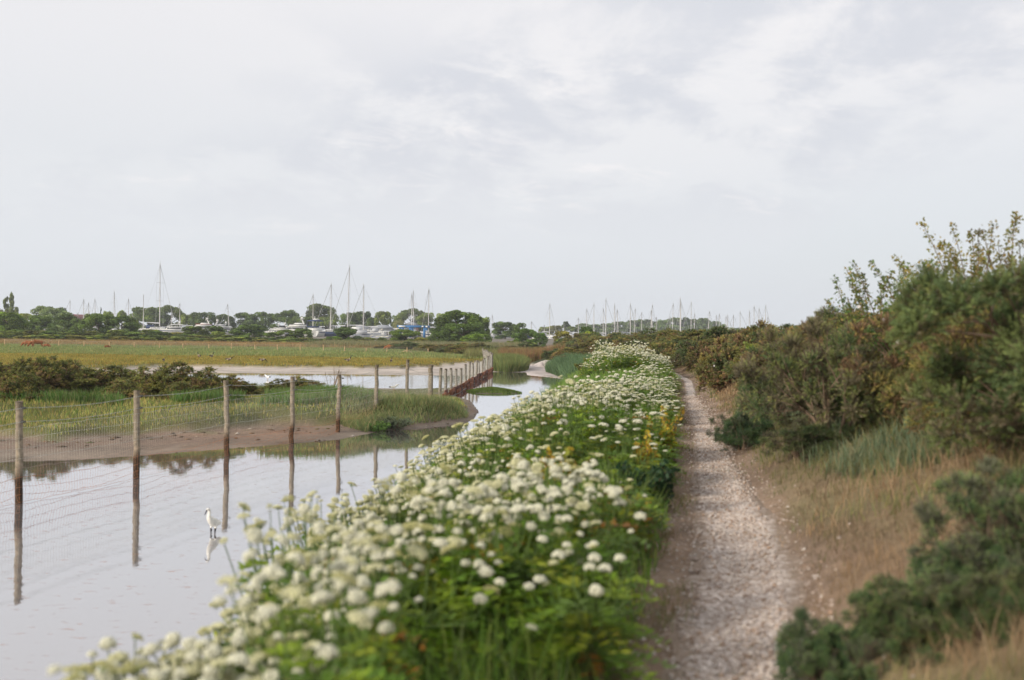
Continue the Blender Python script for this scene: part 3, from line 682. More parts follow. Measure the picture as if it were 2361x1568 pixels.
def edge(Y): return np.interp(Y, [6, 8, 11, 15, 19, 26, 33, 44, 60, 75, 90, 112], [3.9, 3.75, 3.9, 4.45, 5.1, 6.1, 7.1, 7.9, 8.3, 7.5, 6.3, 5.5])
hg = 'gorse bushes of the hedge along the bank'
def near_word(y):
    return 'closest to the camera' if y < 10 else 'a short way up the path' if y < 16 else 'half way up the path' if y < 28 else 'beyond the white flowers' if y < 55 else 'at its far end'
Y_ = 6.6; i = 0
while Y_ < 112:
    stp = 1.05 if Y_ < 20 else 1.5 if Y_ < 45 else 2.2
    for row in range(3 if Y_ < 60 else 2):
        r = rs(700 + i); y = Y_ + r.rand() * stp; x = edge(y) + row * 1.25 + .45 + .35 * r.randn()
        i += 1
        if row == 2 and Y_ < 9: continue
        topz = np.interp(y, [7, 10, 12, 17, 22, 33, 44, 60, 112], [3.78, 3.62, 3.44, 3.36, 3.26, 3.06, 3.02, 2.94, 2.68]) + .10 * r.randn() - ((.2 if y < 12 else .45) if row == 0 else 0)
        h = max(.9, topz - ground_z(x, y)); w = (1.9 + .6 * r.rand()) * (1.0 if Y_ < 45 else 1.45)
        tone = r.rand(); tint = (1.15, 1.0, .85) if tone < .3 else (.80, .95, .85) if tone < .65 else (1.25, 1.15, .85)
        tw = 'browning' if tone < .3 else 'dark green' if tone < .65 else 'pale tipped'
        rw = 'front' if row == 0 else 'back' if row == 2 else 'middle'
        gorse(x, y, w, h, f'{tw} gorse in the {rw} row of the hedge, {near_word(y)}', hg, 30 + i, None, None, tint)
    Y_ += stp
# smaller gorse standing out on the bank
for k, (dx, dy, Y, w, h, lb, tn) in enumerate([
    (1905, 1475, 4.65, .55, .44, 'low dark gorse bush at the very edge of the gravel, closest to the camera', (.6, .9, .85)),
    (2085, 1440, 4.75, .6, .44, 'low gorse bush with dry stalks through it, second in from the gravel', (.7, .95, .85)),
    (2220, 1330, 4.95, .7, .52, 'rounded blue green gorse bush in the foreground grass', (.7, 1.0, 1.0)),
    (2350, 1300, 5.05, .85, .72, 'tallest foreground gorse bush, cut by the right edge of the picture', (.75, 1.05, 1.0)),
    (2260, 1400, 4.6, .55, .42, 'sprawling gorse in front of the blue green bush at lower right', (.75, 1.0, .9)),
    (1715, 1005, 14.2, 1.0, .72, 'small dark gorse bush alone beside the bend of the path', (.55, .85, .85)),
    (1790, 960, 15.6, 1.5, 1.15, 'dark gorse bush just behind the small lone one by the path', (.6, .85, .85)),
    (1850, 1040, 11.6, 1.1, .55, 'low grey green gorse sprawling in the straw coloured grass', (.8, 1, 1))]):
    p = P(dx, dy, Y); gorse(p[0], Y, w, h, lb, None, 200 + k, False, None, tn)
# the clump on the near marsh bank across the water
for k, (dx, Y, w, top, lb) in enumerate([
    (-30, 29.2, 2.6, 832, 'gorse bush cut by the left edge of the picture, on the marsh bank'),
    (42, 28.9, 2.2, 828, 'gorse bush behind the leftmost fence post on the marsh bank'),
    (112, 29.4, 2.2, 822, 'tallest gorse bush of the marsh bank clump'), (155, 30.6, 1.9, 829, 'gorse bush with the sprig sticking up, at the dip of the clump'),
    (205, 30.1, 1.9, 848, 'lower gorse bush just right of the dip in the clump'), (262, 30.6, 2.0, 842, 'gorse bush left of the second fence post'),
    (318, 30.1, 2.0, 846, 'gorse bush straight behind the second fence post'), (375, 30.4, 2.0, 842, 'olive gorse bush between second and third fence post'),
    (420, 30.1, 2.0, 836, 'gorse bush with brown dead tops on the marsh bank'), (470, 30.1, 1.9, 848, 'gorse bush left of the third fence post'),
    (520, 30.6, 1.7, 862, 'gorse bush partly behind the third fence post'), (566, 31.0, 1.4, 882, 'lowest gorse bush at the right end of the clump'),
    (643, 32.9, 1.3, 872, 'small dark gorse bush left of the fourth fence post'), (700, 33.3, 1.6, 866, 'spreading gorse bush right of the fourth fence post'),
    (60, 28.0, 1.5, 860, 'front gorse bush with brown patches, at the left of the marsh bank'), (285, 28.9, 1.4, 876, 'front gorse bush with bare stalks beside it'), (420, 29.0, 1.5, 872, 'front gorse bush below the brown topped one')]):
    p = P(dx, top, Y); z0 = ground_z(p[0], Y); gorse(p[0], Y, w, max(.5, p[2] - z0) * 1.06, lb, 'gorse bushes on the marsh bank', 260 + k, True, None, (1.25, 1.2, .85))
# scrub at the right end of the pasture
for k, (dx, Y, w, top, bot) in enumerate([(905, 122, 5, 792, 815), (950, 118, 6, 788, 818), (985, 112, 5, 793, 820), (1020, 108, 5, 790, 823), (1052, 104, 5, 792, 826), (1078, 101, 5.5, 790, 826), (1102, 99, 5, 791, 825), (1130, 98, 4.5, 796, 824), (1150, 102, 4.5, 800, 822), (1180, 108, 5, 797, 818), (1215, 106, 5, 789, 818), (1248, 92, 4, 800, 826), (1272, 84, 3.6, 806, 828), (1290, 76, 3.4, 803, 838), (1318, 72, 3.4, 800, 842), (1340, 66, 2.6, 806, 850), (1300, 90, 4, 792, 822), (1338, 96, 4, 788, 815)]):
    p = P(dx, top, Y); z0 = max(ground_z(p[0], Y), .3)
    lb = f"brownish gorse scrub {'at the end of the pasture behind the golden marsh' if dx < 1000 else 'behind the tall end of the board wall fence' if dx < 1160 else 'around the far paling fence' if dx < 1260 else 'above the dark reeds on the far shore'}"
    gorse(p[0], Y, w, max(.8, p[2] - z0) * 1.05, lb, 'low scrub bushes at the head of the channel', 290 + k, True, z0, [(1.1, 1.0, .8), (.8, 1, .85), (1.3, 1.2, .8)][k % 3], 'scrub bush')

# ------------------------------------------------------------------ broad leaved shrubs with arching sprays
def spray_bush(x, y, w, h, seed, label, n=22, leafc=((.14, .20, .05), (.20, .22, .06), (.10, .16, .05), (.28, .22, .07)), flowers=0, name='rose_bush', cat='shrub', dens=46, ls=.032, z=None):
    r = rs(seed); o = empty(name, (x, y, ground_z(x, y) - .05 if z is None else z)); tag(o, label, cat)
    st = MB(); Vs = []; Cs = []; tips = []
    for i in range(n):
        a = r.rand() * 6.283; q = math.sqrt(r.rand()) * w / 2; hh = h * (.55 + .45 * r.rand()) * (1.0 if i > 3 else 1.05)
        e = np.array([math.cos(a) * q, math.sin(a) * q, hh]); b0 = np.array([r.randn() * .1 * w, r.randn() * .1 * w, 0])
        m = b0 * .5 + e * .5 + np.array([math.cos(a) * -.06, math.sin(a) * -.06, .12 * h])
        tt_ = np.linspace(0, 1, 9)[:, None]; cv = (1 - tt_) ** 2 * b0 + 2 * tt_ * (1 - tt_) * m + tt_ ** 2 * e
        st.tube(cv, np.linspace(.012, .003, 9), 4); tips.append(e)
        s = .25 + .78 * r.rand(dens) ** .8; s = np.clip(s, 0, 1)[:, None]
        p = (1 - s) ** 2 * b0 + 2 * s * (1 - s) * m + s ** 2 * e
        sp = unit(r.randn(dens, 3) + [0, 0, .2]); off = (.03 + .17 * r.rand(dens, 1) * (1.15 - s)) * min(1, w)
        c0 = p + sp * off; d1 = unit(r.randn(dens, 3)); d2 = unit(np.cross(d1, r.randn(dens, 3))); L = ls * (.6 + .8 * r.rand(dens, 1))
        Vs.append(np.stack([c0 - d1 * L, c0 + d2 * L * .55, c0 + d1 * L, c0 - d2 * L * .55], 1).reshape(-1, 3))
        Cs.append(np.repeat(np.array(leafc)[r.randint(0, len(leafc), dens)] * (.75 + .5 * r.rand(dens, 1)), 4, 0))
    V = np.concatenate(Vs); st.build('stems', [TWIG], o)
    link('leaves', np_mesh('leaves', V, np.arange(len(V)).reshape(-1, 4), LEAF, None, np.concatenate(Cs)), o)
    for i in range(flowers):
        f = MB(); th = np.arange(5) * 1.2566
        cc = tips[i % len(tips)] * np.array([1, 1, .85]) + np.array([r.randn() * .1 - .1, -.25 * abs(r.randn()) - .15, r.randn() * .12])
        for t_ in th:
            d = np.array([math.cos(t_), -.3, math.sin(t_)]); s_ = np.array([-math.sin(t_), 0, math.cos(t_)])
            f.add([[0, 0, 0], d * .016 + s_ * .012, d * .025, d * .016 - s_ * .012], [[0, 1, 2, 3]], 0, (.8, .76, .74))
        f.build('rose_bloom', [PETAL], o, loc=cc)
    return o
def at_ground(dx, Y): return P(dx, 784, Y)[0]
spray_bush(at_ground(2035, 12.6), 12.6, 1.5, 2.0, 801, 'tall wild rose with leafy sprays standing up against the sky, left of the two', 24, flowers=1, dens=170, ls=.023)
spray_bush(at_ground(2120, 11.8), 11.8, 1.5, 1.85, 802, 'wild rose between the two tall sprays, low in the skyline', 22, flowers=0, dens=150, ls=.022)
spray_bush(at_ground(2240, 11.0), 11.0, 1.6, 2.05, 803, 'bronze tipped wild rose rising highest on the skyline at the right', 26, ((.30, .22, .06), (.36, .28, .08), (.18, .2, .06), (.24, .22, .07), (.2, .22, .06)), dens=170, ls=.022)
spray_bush(at_ground(2350, 10.5), 10.5, 1.4, 1.95, 804, 'pale leaved wild rose at the right edge of the skyline', 22, ((.2, .18, .07), (.14, .15, .05), (.25, .2, .1)), dens=120, ls=.022)
spray_bush(at_ground(2075, 11.6), 11.0, 1.3, 1.25, 805, 'dark green bramble with a few white blooms, in front of the tall wild rose', 26, ((.09, .16, .04), (.12, .19, .05), (.07, .12, .04)), flowers=3, dens=110, name='bramble_bush')
spray_bush(at_ground(1800, 19.5), 19.0, 1.8, 1.1, 806, 'bright yellow green bramble spilling down the bank towards the path', 30, ((.24, .31, .06), (.3, .33, .08), (.17, .25, .05)), dens=80, name='bramble_bush', ls=.045)
spray_bush(at_ground(1700, 26), 26, 1.6, .8, 807, 'pale weedy bramble with tiny white blooms at the foot of the hedge', 24, ((.14, .16, .07), (.1, .13, .05)), dens=60, name='bramble_bush', ls=.05, flowers=4)
spray_bush(at_ground(1510, 9.2), 9.2, .7, .5, 808, 'low dark green bramble spilling from the flowers onto the path edge', 16, ((.03, .07, .03), (.04, .085, .035)), dens=70, name='bramble_bush', ls=.03)
spray_bush(at_ground(1440, 7.6), 7.8, .6, .42, 809, 'yellowing bracken like fronds at the path edge under the flowers', 12, ((.42, .33, .05), (.36, .25, .04), (.2, .22, .04)), dens=40, name='bracken_plant', ls=.03)
for k_, (dx_, Y__, w_, h_, lb_) in enumerate([(1385, 8.2, .6, .5, 'golden yellow fern like leaves low in the flowers, nearest of three by the path'), (1310, 9.0, .55, .75, 'golden yellow leaves among the flowers set back from the path'), (1490, 10.6, .5, .62, 'orange tinted leaves at the path edge under the white heads'), (1540, 13, .6, .7, 'yellowing leaves at the path edge farthest up the verge')]):
    spray_bush(at_ground(dx_, Y__), Y__, w_, h_, 820 + k_, lb_, 12, ((.50, .37, .05), (.42, .26, .04), (.26, .28, .05)), dens=44, name='bracken_plant', ls=.03)
spray_bush(at_ground(905, 27.2), 27.2, 1.3, .34, 830, 'low rounded grey green scrub at the tip of the marsh bank', 26, ((.16, .20, .12), (.13, .17, .09), (.2, .22, .13)), dens=90, name='scrub_bush', ls=.03)
spray_bush(at_ground(868, 26.6), 26.6, .8, .26, 831, 'bright green tuft beside the low scrub on the marsh tip', 18, ((.12, .22, .05), (.15, .24, .06)), dens=60, name='scrub_bush', ls=.035)
spray_bush(at_ground(1365, 45), 45, 1.8, .9, 810, 'yellow green bush between the reeds and the far clump of flowers', 22, ((.2, .2, .05), (.15, .17, .05)), dens=70, name='bramble_bush', ls=.07)
# ------------------------------------------------------------------ wire fence standing in the water
POSTM = leafy('weathered_post', 0.0, .85, .2, .35, 14.0)
WIREM = leafy('fence_wire', 0.0, .6, .4, .2, 6.0)
BLACK = plain('black_plastic', (.02, .02, .02), .5)
def post_mesh(mb, b, t, r0, r1, stain=None, colr=(.25, .205, .15), n=9, seed=0):
    r = rs(seed); k = 12; s = np.linspace(0, 1, k)[:, None]
    pts = np.array(b) + (np.array(t) - np.array(b)) * s + np.concatenate([r.randn(k, 2) * r0 * .11, np.zeros((k, 1))], 1)
    cc = np.tile(np.array(colr), (k, 1)) * (.85 + .3 * r.rand(k))[:, None]
    if stain is not None:
        w = sstep((pts[:, 2] - stain) / .10 + .5)[:, None]; cc = cc * w + np.array([.050, .034, .022]) * (1 - w)
    mb.tube(pts, np.linspace(r0, r1, k), n, 0, np.repeat(cc, n, 0))
fence = empty('wire_fence', (0, 0, 0))
PX_ = [(None, -9.9, 7.0, 1.55), (None, -9.1, 9.7, 1.55), (None, -8.3, 12.4, 1.56)]
for dxt, dyt, dxb, Y in [(44, 925, 47, 15.2), (316, 900, 318, 17.9), (522, 877, 525, 21.1), (675, 868, 673, 23.6), (783, 863, 779, 25.8), (869, 841, 866, 28.5), (940, 829, 938, 31.5), (993, 841, 994, 35.0)]:
    PX_.append((P(dxt, dyt, Y)[0], P(dxb, 900, Y)[0], Y, P(dxt, dyt, Y)[2]))
fx0, fy0, fz0 = PX_[3][1], 15.2, 0
fence.location = (fx0, fy0, 0)
OFF = np.array([fx0, fy0, 0])
posts = []
for i, (xt, xb, Y, zt) in enumerate(PX_):
    xt = xb - .02 if xt is None else xt
    b = np.array([xb, Y, -.35]); t = np.array([xt, Y, zt]); posts.append((b, t))
    mb = MB(); rad = .056 if i != 10 else .085
    post_mesh(mb, b - OFF, t - OFF, rad * 1.04, rad * .97, (.56, .6, .5, .48, .46, .50, .44, .5, .4, .4, .3)[i] if Y < 27 else None, seed=60 + i)
    po = mb.build('post', [POSTM], fence, True)
    if 2 < i < 8:
        for dz in (.10, .31):
            q = MB(); h_ = t - OFF - [0, 0, dz]
            q.tube([h_ + [rad * .8, -.02, 0], h_ + [rad + .035, -.03, 0], h_ + [rad + .06, -.03, 0]], [.014, .022, .016], 6)
            q.build('insulator', [BLACK], po)
def on_post(i, z):
    b, t = posts[i]; s = (z - b[2]) / (t[2] - b[2]); return b + (t - b) * s
rust = np.array((.36, .14, .05)); galv = np.array((.42, .41, .36))
r_ = rs(71); netf = MB(); topw = MB()
levels = [.02, .14, .26, .40, .54, .70, .87, 1.05, 1.22]
def netpt(i, t, z):
    """a point of the netting between post i and i+1; sags and bulges low down"""
    zz = np.interp(z, [0, .55, 1.3], [0, .55, (posts[i][1][2] * (1 - t) + posts[i + 1][1][2] * t) - .34])
    p = on_post(i, zz) * (1 - t) + on_post(i + 1, zz) * t
    low = np.clip((.75 - z) / .75, 0, 1)
    sag = -.16 * low * math.sin(math.pi * t) * (1 + .3 * math.sin(7 * i + 2))
    along = unit(on_post(i + 1, .5) - on_post(i, .5)); ac = np.array([along[1], -along[0], 0])
    wob = .05 * low * math.sin(z * 23 + 5 * t + i) * (t > .03) * (t < .97)
    return p + ac * (.055 + .10 * low * math.sin(math.pi * t)) + along * wob + np.array([0, 0, sag * (z > .1)])
def wcol(z): return galv + (rust - galv) * sstep((.66 - z) / .25)
for i in range(len(posts) - 1):
    if i >= 7: lv = levels[3:]
    else: lv = levels
    L_ = np.linalg.norm(posts[i + 1][0] - posts[i][0])
    for z in lv:
        ts = np.linspace(0, 1, 22)
        pts = [netpt(i, t, z) - OFF + np.array([0, 0, .006 * r_.randn()]) for t in ts]
        netf.tube(pts, .0036 if z in (.4, .7, 1.22) else .0027, 3, 0, wcol(z) * (.8 + .3 * r_.rand()), False)
    nv = int(L_ / .062)
    for j in range(1, nv):
        t = j / nv; pts = [netpt(i, t, z) - OFF for z in np.linspace(lv[0], lv[-1], 8)]
        netf.tube(pts, .0019, 3, 0, np.repeat(np.array([wcol(z) for z in np.linspace(lv[0], lv[-1], 8)]), 3, 0), False)
    for dz in (.10, .31):
        a = posts[i][1] - [0, 0, dz]; b = posts[i + 1][1] - [0, 0, dz]
        topw.tube([a + (b - a) * t + np.array([.09, -.03, -.05 * math.sin(math.pi * t)]) - OFF for t in np.linspace(0, 1, 9)], .0042, 4, 0, (.40, .41, .36), False)
netf.build('wire_netting', [WIREM], fence); topw.build('line_wires', [WIREM], fence)
tag(fence, 'fence of weathered round posts and rusty wire netting standing in the near water', 'fence')

# ------------------------------------------------------------------ board wall with posts along the channel
bw = empty('board_wall', (FA[0], FA[1], 0)); OB = np.array([FA[0], FA[1], 0])
A3, B3 = np.array([*FA, 0]), np.array([*FB, 0]); L_ = np.linalg.norm(B3 - A3); dirw = (B3 - A3) / L_
r_ = rs(81); mb = MB(); ang = math.atan2(dirw[1], dirw[0])
sx = 0
while sx < L_ - .1:
    ln = min(.9 + 1.1 * r_.rand(), L_ - sx)
    for z in (-.12, .08, .24):
        cc = np.array([(.21, .075, .035), (.16, .06, .035), (.25, .10, .05), (.13, .06, .045)][r_.randint(4)]) * (.7 + .5 * r_.rand())
        ce = A3 + dirw * (sx + ln / 2) + [.03 * r_.randn() + .05, 0, z + .02 * r_.randn()] - OB
        mb.box(ce, (ln * .985, .05, .17), 0, cc, ang)
    sx += ln
mb.build('boards', [leafy('rusty_board', 0, .85, .2, .45, 5.0)], bw)
wm = MB(); tops = []
for i in range(15):
    s = i / 14 * .995; b = A3 + dirw * L_ * s; zt = np.interp(s, [0, .3, .45, .7, 1], [1.28, 1.05, 1.12, 1.0, 1.25]) + .08 * r_.randn()
    b = b + np.array([-.04, 0, 0]); mb = MB(); post_mesh(mb, b - OB - [0, 0, .35], b - OB + [.03 * r_.randn(), 0, zt], .062, .058, .12, (.25, .22, .175), 8, 90 + i); mb.build('post', [POSTM], bw, True); tops.append(b + [0, 0, zt])
for i in range(14):
    for f in np.linspace(.33, .93, 7):
        a, b = tops[i].copy(), tops[i + 1].copy(); a[2] *= f; b[2] *= f
        wm.tube([a - OB, b - OB], .005, 3, 0, (.45, .44, .4), False)
    for j in range(1, 20):
        p = tops[i] + (tops[i + 1] - tops[i]) * j / 20
        wm.tube([[p[0] - OB[0], p[1] - OB[1], .36], [p[0] - OB[0], p[1] - OB[1], p[2] * .93]], .003, 3, 0, (.45, .44, .4), False)
wm.build('wire_netting', [WIREM], bw)
tag(bw, 'rust brown board wall with grey posts and netting along the side of the channel', 'fence')
def paling(name, pts, ztop, zbot, rad, colr, label, group=None, wires=5, wr=.006, seed=0, extra=None):
    o = empty(name, (*pts[0], 0)); O0 = np.array([*pts[0], 0.0]); r = rs(seed); tp = []
    for i, p in enumerate(pts):
        zt = (ztop[i] if hasattr(ztop, '__len__') else ztop) + .04 * r.randn(); zb = zbot[i] if hasattr(zbot, '__len__') else zbot
        b = np.array([p[0], p[1], zb]); t = np.array([p[0] + .02 * r.randn(), p[1], zt]); mb = MB()
        post_mesh(mb, b - O0, t - O0, rad, rad * .95, None, colr, 6, seed + i); mb.build('post', [POSTM], o, True); tp.append((b, t))
    w = MB()
    for i in range(len(pts) - 1):
        for f in np.linspace(.3, .95, wires):
            a = tp[i][0] + (tp[i][1] - tp[i][0]) * f; b = tp[i + 1][0] + (tp[i + 1][1] - tp[i + 1][0]) * f
            w.tube([a - O0, b - O0], wr, 3, 0, (.36, .36, .33), False)
    w.build('fence_wires', [WIREM], o)
    tag(o, label, 'fence', group); return o
B2, C2 = np.array(FB), np.array(FC)
paling('netting_fence', [tuple(B2 + (C2 - B2) * t) for t in np.linspace(.03, 1, 13)], list(np.linspace(1.28, 1.2, 13)), -.1, .075, (.27, .25, .215), 'tall grey fence running on from the far end of the board wall', None, 6, .007, 140)
pts = [P(dx, 800, 91)[:2] for dx in np.linspace(1160, 1254, 18)]
paling('paling_fence', [tuple(p) for p in pts], [P(dx, 806 + .055 * (dx - 1160), 91)[2] for dx in np.linspace(1160, 1254, 18)], .1, .055, (.46, .38, .28), 'pale close set post fence across the head of the channel', None, 5, .006, 160)
# the long new fence across the pasture
far = [(11, 781, 801), (72.5, 782.5, 803), (136, 785, 805), (194, 786, 807), (252, 788, 808), (310, 789, 809), (368, 790, 810), (422.5, 791, 811), (482, 792, 812), (534, 792.5, 813), (588, 793, 813),
       (640, 794, 813.5), (692.5, 795, 814), (746, 796, 815), (795, 797, 816), (844, 800, 814.5), (891.5, 800, 816), (938.5, 801, 816), (988, 803, 818)]
pts = []; zt = []; zb = []
for i, (dx, t, b) in enumerate(far):
    Y = 115 - .012 * dx; p = P(dx, t, Y); pts.append((p[0], Y)); zt.append(p[2] + .02); zb.append(.2)
o = paling('post_and_wire_fence', pts, zt, zb, .055, (.52, .36, .21), 'new fence of pale wooden posts and thin wires across the pasture', None, 5, .008, 180)
O0 = np.array([*pts[0], 0]); b = np.array([*pts[17], .25]) - O0
for s in (-1, 1): mb = MB(); mb.tube([b + [s * 1.0, 0, .05], b + [s * .06, 0, .42]], .04, 5, 0, (.5, .36, .22)); mb.build('brace', [POSTM], o)
p = P(178, 789, 124); mb = MB(); post_mesh(mb, (0, 0, 0), (.02, 0, p[2] - .1), .06, .055, None, (.42, .30, .2), 6, 199)
k = mb.build('fence_post', [POSTM], None, True, (p[0], 124, .1)); tag(k, 'short lone post in the pasture behind the long fence', 'post')
# old stakes in the grassy bank
for i, (dx, t, Y) in enumerate([(1143, 822, 72), (1152, 826, 70)]):
    p = P(dx, t, Y); mb = MB(); post_mesh(mb, (0, 0, 0), (.02, 0, p[2] + .1), .06, .055, None, (.33, .3, .26), 6, 300 + i)
    k = mb.build('stake', [POSTM], None, True, (p[0], Y, -.1)); tag(k, ['taller grey stake in the grassy bank past the board wall', 'shorter grey stake nearer the water on the grassy bank'][i], 'stake')

# small things: dead branches by the gorse, driftwood
def dead_branch(x, y, h, seed, label, n=7):
    r = rs(seed); mb = MB()
    for i in range(n):
        a = r.rand() * 6.28; e = np.array([math.cos(a) * h * .45 * r.rand(), math.sin(a) * .3 * h * r.rand(), h * (.55 + .45 * r.rand())])
        m = e * .5 + r.randn(3) * .06 * h; mb.tube([[0, 0, -.05], m, e], [.014, .01, .004], 4)
        for _ in range(3): mb.tube([m + (e - m) * r.rand(), e + r.randn(3) * .16 * h], [.006, .003], 3)
    o = mb.build('dead_branches', [plain('bleached_twig', (.30, .22, .15), .9)], None, False, (x, y, ground_z(x, y))); tag(o, label, 'twigs')
for k, (dx, Y, h, lb) in enumerate([(215, 31.6, 1.0, 'bare bleached stalks in front of the gorse left of the second post'), (455, 32, .75, 'bare bleached stalks in front of the gorse left of the third post'), (765, 34, .85, 'thin dead twigs sticking up beside the fifth fence post')]):
    dead_branch(at_ground(dx, Y), Y, h, 330 + k, lb)
# ------------------------------------------------------------------ trees
def crown(seed, kind='oak', n=7000, leaf=.027):
    """unit crown: one wide, from 0 to 1 high; leaf sprays over many lobes so the outline is ragged and gaps show"""
    r = rs(seed); lob = []
    if kind in ('oak', 'shrub', 'willow'):
        m = 40 if kind != 'shrub' else 24
        for i in range(m):
            a = r.rand() * 6.283; z = (.06 if kind == 'shrub' else .08) + .80 * r.rand(); prof = math.sqrt(max(.05, 1 - ((z - .42) / .62) ** 2))
            q = .42 * prof * math.sqrt(.25 + .75 * r.rand())
            lob.append((math.cos(a) * q * 1.08, math.sin(a) * q * 1.08, z, .07 + .09 * r.rand()))
        for i in range(4): lob.append((.13 * r.randn(), .13 * r.randn(), .82 + .06 * r.rand(), .10 + .05 * r.rand()))
    elif kind == 'pine':
        for i in range(20):
            a = r.rand() * 6.283; q = .42 * math.sqrt(r.rand()); z = .78 - .5 * (q / .42) ** 2 * .6 + .07 * r.randn()
            lob.append((math.cos(a) * q, math.sin(a) * q, z, .09 + .05 * r.rand()))
    elif kind == 'poplar':
        for i in range(26):
            z = .04 + .90 * r.rand(); q = .34 * math.sqrt(1 - z) * r.rand(); a = r.rand() * 6.28
            lob.append((math.cos(a) * q, math.sin(a) * q, z, .04 + .12 * (1 - z)))
    elif kind == 'conifer':
        for i in range(30):
            z = .1 + .86 * r.rand(); q = .42 * (1 - z) * (.5 + .5 * r.rand()); a = r.rand() * 6.28
            lob.append((math.cos(a) * q, math.sin(a) * q, z, .035 + .09 * (1 - z)))
    lob = np.array(lob); tone = .5 + 1.0 * r.rand(len(lob))
    wgt = lob[:, 3] ** 2; k = r.choice(len(lob), n, p=wgt / wgt.sum())
    d = unit(r.randn(n, 3) + np.array([0, 0, .28])); rad = lob[k, 3] * np.where(r.rand(n) < .22, .3 + .5 * r.rand(n), .82 + .32 * r.rand(n) ** 1.6)
    asp = np.array([1, 1, .85 if kind != 'poplar' else 1.0])
    p = lob[k, :3] + d * rad[:, None] * asp; ok = (p[:, 2] > .01); p, d, k = p[ok], d[ok], k[ok]; n = len(p)
    if kind == 'willow': p[:, 2] -= .10 * r.rand(n) ** 2
    nr = unit(d + r.randn(n, 3) * .75); t1 = unit(np.cross(nr, r.randn(n, 3)))
    if kind == 'willow': t1 = unit(t1 * .35 + np.array([0, 0, -1]))
    t2 = unit(np.cross(nr, t1)); L = leaf * (.55 + .9 * r.rand(n, 1)); W = L * (.62 if kind != 'willow' else .3)
    V = np.stack([p - t1 * L, p + t2 * W - t1 * L * .1, p + t1 * L, p - t2 * W + t1 * L * .15], 1).reshape(-1, 3)
    base = {'oak': (.165, .23, .07), 'shrub': (.175, .235, .07), 'willow': (.24, .27, .12), 'pine': (.09, .135, .055), 'poplar': (.125, .17, .06), 'conifer': (.075, .115, .05)}[kind]
    alt = np.array([1.25, 1.08, .9]); mixv = r.rand(n, 1)
    C = np.array(base) * tone[k][:, None] * (.75 + .5 * r.rand(n, 1)) * (1 + (alt - 1) * mixv)
    return np_mesh('crown', V, np.arange(4 * n).reshape(-1, 4), LEAF, None, np.repeat(C, 4, 0))
def trunk(seed, kind):
    r = rs(seed); mb = MB(); top = .62 if kind not in ('poplar', 'conifer') else .9
    w = .022 if kind not in ('shrub',) else .014
    mb.tube([[0, 0, -.04], [.01, .01, .15], [.02 * r.randn(), .02 * r.randn(), .38], [.03 * r.randn(), .03 * r.randn(), top]], [w * 1.5, w, w * .8, w * .25], 7)
    for i in range(8):
        a = i * 2.4; z = .16 + .06 * i; q = .30 + .08 * r.rand()
        if kind in ('poplar', 'conifer'): q *= .5
        mb.tube([[0, 0, z], [math.cos(a) * q * .5, math.sin(a) * q * .5, z + .12], [math.cos(a) * q, math.sin(a) * q, min(.85, z + .27)]], [w * .6, w * .4, w * .12], 5)
    return mb.mesh('trunk', [BARK])
CR = {k: [crown(600 + 10 * j + i, k) for i in range(m)] for j, (k, m) in enumerate([('oak', 5), ('shrub', 4), ('willow', 2), ('pine', 2), ('poplar', 1), ('conifer', 1)])}
CRBIG = [crown(690 + i, 'oak', 11000, .023) for i in range(3)]
TKM = {k: trunk(660 + j, k) for j, k in enumerate(CR)}
TN = {'oak': 'broadleaf_tree', 'shrub': 'shrub', 'willow': 'willow_tree', 'pine': 'pine_tree', 'poplar': 'poplar_tree', 'conifer': 'conifer_tree'}
tid = 0
def tree(kind, dx, wd, top, Y, label, tint=(1, 1, 1), group=None, zb=None, big=False, depth=1.0):
    global tid; tid += 1; r = rs(8000 + tid)
    p = P(dx, top, Y); zb = max(ground_z(p[0], Y), .2) - .05 if zb is None else zb
    w = wd / 2296.5 * Y; h = p[2] - zb
    o = empty(TN[kind], (p[0], Y, zb)); o.scale = (w * 1.06, w * 1.06 * depth, h * 1.02); o.rotation_euler = (0, 0, r.rand() * 6.28)
    tag(o, label, 'shrub' if kind == 'shrub' else 'tree', group)
    cm = CRBIG[tid % 3] if big else CR[kind][r.randint(len(CR[kind]))]
    cr = link('crown', cm, o); cr.color = (*(np.array(tint) * (.9 + .2 * r.rand())), 1)
    link('trunk', TKM[kind], o); return o
LT, DK, GY, YL, BR = (1.5, 1.45, 1.2), (.7, .78, .75), (1.5, 1.5, 1.9), (1.7, 1.5, .8), (1.6, 1.2, .85)
